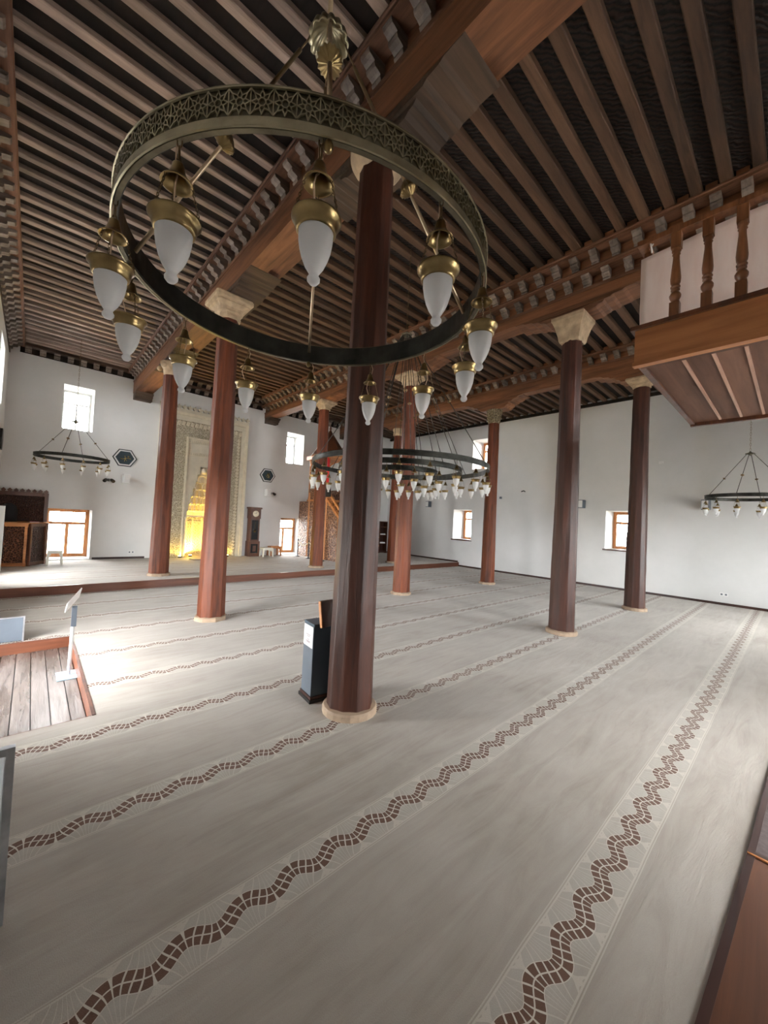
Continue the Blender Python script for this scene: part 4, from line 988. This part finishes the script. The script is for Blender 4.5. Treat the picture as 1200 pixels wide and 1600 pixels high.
MB().box(x - .18, x + .18, y - .11, YQ - .01, PZ + .56, PZ + 1.40).build('trunk', 'walnut', ck)
hd = MB().box(x - .20, x + .20, y - .13, YQ - .01, PZ + 1.40, PZ + 1.76).build('hood', 'walnut', ck)
MB().box(x - .23, x + .23, y - .16, YQ - .01, PZ + 1.76, PZ + 1.82).build('cornice', 'walnut', ck)
MB().box(x - .12, x + .12, y - .122, y - .108, PZ + .62, PZ + 1.34).build('trunk_door', 'clockdark', ck)
MB().box(x - .13, x + .13, y - .15, y - .138, PZ + .12, PZ + .46).build('plinth_panel', 'clockdark', ck)
MB().prism([(x - .06, PZ + .18), (x + .06, PZ + .18), (x + .06, PZ + .40), (x - .06, PZ + .40)], 'y', y - .158, y - .15).build('plinth_boss', 'walnut', ck)
fc = MB().lathe([(.115, 0), (.115, .012), (.09, .016)], (x, y - .131, PZ + 1.58), 28, True, True, True, ax=(0, -1, 0)).build('dial', 'clockface', ck)
hn = MB(); hn.bar((x, y - .150, PZ + 1.58), (x + .03, y - .150, PZ + 1.64), .008, .003, (0, 1, 0)); hn.bar((x, y - .150, PZ + 1.58), (x - .07, y - .150, PZ + 1.60), .006, .003, (0, 1, 0)); hn.build('clock_hands', 'black', fc)
pd = MB(); pd.tube([(x, y - .126, PZ + 1.3), (x, y - .126, PZ + .98)], .006, 6); pd.lathe([(.0001, -.01), (.05, 0), (.0001, .01)], (x, y - .128, PZ + .93), 16, ax=(0, -1, 0)); pd.build('pendulum', 'brass', ck)
bs = thing('bookcase', 'dark narrow bookcase in the far right corner behind the columns', 'bookcase', (12.62, 13.8, PZ))
for xx in (12.40, 12.86): MB().box(xx - .015, xx + .015, 13.66, 13.93, PZ, 1.70).build('side', 'walnut', bs)
for z in (PZ + .06, .62, 1.04, 1.42, 1.68): MB().box(12.415, 12.845, 13.66, 13.93, z - .012, z + .012).build('shelf', 'walnut', bs)
MB().box(12.40, 12.86, 13.92, 13.94, PZ, 1.70).build('back', 'rosy', bs)
for z, mt, lab in ((.632, 'paper', 'pale thick book lying on the lower shelf of the corner bookcase'), (1.052, 'greencore', 'dark thick book lying on the middle shelf of the corner bookcase')):
    bo = thing('book', lab, 'book', (12.62, 13.78, z)); MB().box(12.46, 12.78, 13.69, 13.88, z, z + .05).build('pages', 'paper', bo); MB().box(12.455, 12.785, 13.685, 13.885, z + .05, z + .056).build('cover', mt, bo)

# hexagonal plaques
def plaque(x, z, r, tilt, label, strokes):
    p_ = thing('wall_plaque', label, 'plaque', (x, YQ, z), 0, 'hexagonal calligraphy plaques')
    def hx(rr, y0, y1, name, mat):
        prof = [(x + rr * 1.06 * math.cos(tilt + PI * k / 3), z + rr * math.sin(tilt + PI * k / 3) * .98) for k in range(6)]; return MB().prism(prof, 'y', y0, y1).build(name, mat, p_)
    hx(r, YQ - .03, YQ, 'frame', 'black'); hx(r * .90, YQ - .033, YQ - .028, 'border', 'paper'); hx(r * .76, YQ - .038, YQ - .03, 'panel', 'greencore')
    for s in strokes: MB().tube([(x + a * r, YQ - .041, z + b * r) for a, b in s], .008, 5).build('gilt_letter', 'gold', p_)
plaque(2.0, 3.235, .30, 0, 'black and white hexagonal calligraphy plaque left of the mihrab', [[(-.4, -.08), (-.2, -.14), (.05, -.05), (.15, .0), (.4, -.02), (.5, -.06)], [(-.02, .22), (.02, 0), (.0, -.2), (-.04, -.38)], [(.22, .2), (.34, .16), (.26, .08)], [(.04, -.1), (.16, -.3)]])
plaque(6.63, 3.25, .30, 0, 'black and white hexagonal calligraphy plaque right of the mihrab', [[(-.3, .0), (-.1, -.25), (.1, -.3), (.25, -.1), (.22, .3)], [(-.05, .25), (-.05, -.1)], [(.05, .3), (.1, -.1), (.2, -.3)]])
pq = thing('wall_plaque', 'dark framed plaque on the left wall seen edge on', 'plaque', (XL, 12.9, 3.2)); MB().prism([(12.9 + .28 * math.cos(PI * k / 3), 3.2 + .28 * math.sin(PI * k / 3)) for k in range(6)], 'x', XL, XL + .05).build('frame', 'black', pq)
# loudspeakers and wall lamps
def speaker(loc, d, label, grp='white wall speakers'):
    s = thing('wall_speaker', label, 'speaker', loc, 0, grp); x, y, z = loc; dx, dy = d
    if dy: MB().prism([(x - .10, y), (x + .10, y), (x + .08, y - .2), (x - .08, y - .2)], 'z', z - .13, z + .13).build('cabinet', 'white', s); MB().box(x - .07, x + .07, y - .21, y - .2, z - .11, z + .11).build('grille', 'paper', s); MB().box(x - .03, x + .03, y, YQ, z - .05, z + .05).build('mount', 'iron', s)
    else: MB().prism([(x, y - .10), (x, y + .10), (x - .18, y + .08), (x - .18, y - .08)], 'z', z - .13, z + .13).build('cabinet', 'steel_grey', s); MB().box(x - .19, x - .18, y - .07, y + .07, z - .11, z + .11).build('grille', 'white', s); MB().box(x, XR, y - .03, y + .03, z - .05, z + .05).build('mount', 'iron', s)
speaker((2.06, YQ - .06, 2.60), (0, 1), 'white loudspeaker on the far wall below the left hexagonal plaque')
speaker((6.62, YQ - .06, 2.575), (0, 1), 'white loudspeaker on the far wall below the right hexagonal plaque')
speaker((XR - .05, 11.19, 2.57), (1, 0), 'small loudspeaker on the right wall behind the wide chandelier')
speaker((XR - .05, 4.74, 2.58), (1, 0), 'small loudspeaker on the right wall between the two dark columns')
speaker((XR - .05, 1.65, 2.56), (1, 0), 'small loudspeaker on the right wall behind the rightmost chandelier')
def spotl(x, z, label):
    s = thing('wall_spotlight', label, 'lamp', (x, YQ, z), 0, 'wall spotlights'); MB().box(x - .03, x + .03, YQ - .03, YQ, z - .04, z + .04).build('mount', 'iron', s)
    for a in (-1, 1): MB().lathe([(.03, 0), (.045, .05), (.05, .13), (.042, .13)], (x + a * .06, YQ - .05, z + .02), 12, ax=(a * .4, -.8, -.5)).build('lamp_head', 'iron', s)
spotl(1.63, 2.52, 'dark twin spotlight on the far wall beside the corner chandelier'); spotl(6.81, 2.57, 'dark twin spotlight on the far wall right of the loudspeaker')
def socket(axis, u, z, label):
    s = thing('wall_socket', label, 'socket', (u, YQ, z) if axis == 'y' else (XR, u, z), 0, 'wall sockets')
    for k in (0, 1):
        if axis == 'y': MB().box(u - .08 + k * .085, u + k * .085, YQ - .012, YQ, z - .04, z + .04).build('plate', 'white', s); MB().box(u - .06 + k * .085, u - .02 + k * .085, YQ - .014, YQ - .011, z - .02, z + .02).build('outlet', 'steel_grey', s)
        else: MB().box(XR - .012, XR, u - .08 + k * .085, u + k * .085, z - .04, z + .04).build('plate', 'white', s); MB().box(XR - .014, XR - .011, u - .06 + k * .085, u - .02 + k * .085, z - .02, z + .02).build('outlet', 'steel_grey', s)
socket('y', 2.32, .36, 'double socket low on the far wall left of the leftmost column'); socket('x', 1.25, .27, 'double socket low on the right wall near the right edge'); socket('x', 8.0, .27, 'double socket low on the right wall left of the leafy-capital column')
bx_ = thing('junction_box', 'small white junction box high on the right wall', 'box', (XR, 2.67, 3.77)); MB().box(XR - .03, XR, 2.62, 2.72, 3.74, 3.81).build('cover', 'white', bx_)
hk = thing('wall_hook', 'small dark bracket sticking out of the right wall', 'bracket', (XR, 6.73, 3.04)); MB().tube([(XR, 6.73, 3.04), (XR - .12, 6.73, 3.06), (XR - .22, 6.76, 3.02)], .018, 8).build('arm', 'iron', hk)
hk = thing('wall_hook', 'pale stub on the right wall left of the dark bracket', 'bracket', (XR, 7.68, 2.82)); MB().box(XR - .08, XR, 7.65, 7.71, 2.78, 2.86).build('stub', 'steel_grey', hk)

# ------------------------------------------------------------------ donation box with lectern board
db = thing('donation_box', 'grey metal donation box with a paper notice beside the nearest column', 'box', (2.08, 3.10, 0), math.radians(-7))
MB().box(-.115, .12, -.125, .125, 0, .03).build('plinth', 'black', db, True)
MB().box(-.105, .11, -.115, .115, .03, .055).build('upper_plinth', 'rosy', db, True)
MB().box(-.095, .10, -.105, .105, .055, .70).build('body', 'grey_dark', db, True)
MB().box(-.099, -.095, -.102, .102, .06, .69).build('front_plate', 'steel_grey', db, True)
MB().box(-.098, .103, -.108, .108, .70, .715).build('lid', 'grey_dark', db, True)
pn = MB().box(-.1015, -.099, -.095, .098, .49, .685).build('paper_notice', 'paper', db, True); ORG[pn.name] = Vector()
for zz, w in ((.60, .05), (.585, .03), (.555, .02), (.54, .045), (.53, .04)): MB().box(-.1022, -.1014, -w, w, zz - .003, zz + .003).build('print_line', 'ink', pn, True)
lb = thing('lectern_board', 'dark wooden board leaning on the donation box against the nearest column', 'board', (2.13, 2.98, .66)); 
MB().add([Vector((2.02, 2.945, .69)) + Vector(v) for v in ((0, 0, 0), (.15, .03, .0), (.15, .07, .235), (0, .05, .235), (.0, .03, 0), (.15, .06, .0), (.15, .10, .235), (0, .08, .235))], [(0, 1, 2, 3), (7, 6, 5, 4), (0, 4, 5, 1), (1, 5, 6, 2), (2, 6, 7, 3), (3, 7, 4, 0)]).build('board', 'walnut', lb)
MB().bar((2.02, 2.96, .69), (2.02, 3.01, .925), .012, .034, (0, 1, 0)).build('edge', 'oak', lb)

# ------------------------------------------------------------------ sign stand, low partitions on the left
sg = thing('sign_stand', 'white pole sign stand with tilted board and pale blue foot in the entry pit', 'sign', (.385, 5.30, -.13))
MB().box(.285, .455, 5.17, 5.43, -.128, -.12).build('foot_plate', 'paleblue', sg)
MB().tube([(.385, 5.30, -.12), (.395, 5.30, .5)], .016, 12).build('pole', 'white', sg)
MB().box(.375, .42, 5.27, 5.30, .40, .62).build('bracket_plate', 'steel_grey', sg)
bd = [Vector((.322, 5.30, .60)), Vector((.435, 5.30, .76))]
tb = MB(); A, B_ = bd; n_ = Vector((.0, -.12, .07)); thk = Vector((.008, .004, -.006))
vs = [A - n_, A + n_, B_ + n_, B_ - n_]; vs += [v + thk for v in vs]
bo = tb.add(vs, [(0, 1, 2, 3), (7, 6, 5, 4), (0, 4, 5, 1), (1, 5, 6, 2), (2, 6, 7, 3), (3, 7, 4, 0)]).build('sign_board', 'white', sg)
for k in range(5):
    t0 = .1 + .17 * k; a, b = A.lerp(B_, t0), A.lerp(B_, t0 + .1); off = -thk * .25
    MB().add([a - n_ * .75 + off, a + n_ * .75 + off, b + n_ * .75 + off, b - n_ * .75 + off], [(0, 1, 2, 3)]).build('print_block', 'pink' if k < 2 else 'paleblue', bo)
pt = thing('low_partition', 'white panel in an aluminium frame at the lower left edge of the carpet', 'partition', (-.3, 2.15, 0))
MB().box(-.62, -.02, 2.145, 2.165, .04, .68).build('panel', 'panelwhite', pt)
f_ = MB(); f_.box(-.022, .004, 2.14, 2.17, .0, .71); f_.box(-.64, -.61, 2.14, 2.17, 0, .71); f_.build('upright', 'alu', pt); MB().box(-.61, -.022, 2.14, 2.17, .68, .71).build('top_rail', 'alu', pt); MB().box(-.61, -.022, 2.14, 2.17, .01, .04).build('bottom_rail', 'black', pt)
pt = thing('low_partition', 'grey panel in an aluminium frame at the far end of the entry pit', 'partition', (-.3, 6.47, 0))
MB().box(-.62, .0, 6.462, 6.48, .01, .295).build('panel', 'steel_grey', pt)
f_ = MB(); f_.box(-.002, .014, 6.455, 6.487, 0, .307); f_.build('upright', 'alu', pt); MB().box(-.62, -.002, 6.455, 6.487, .295, .307).build('top_rail', 'alu', pt)
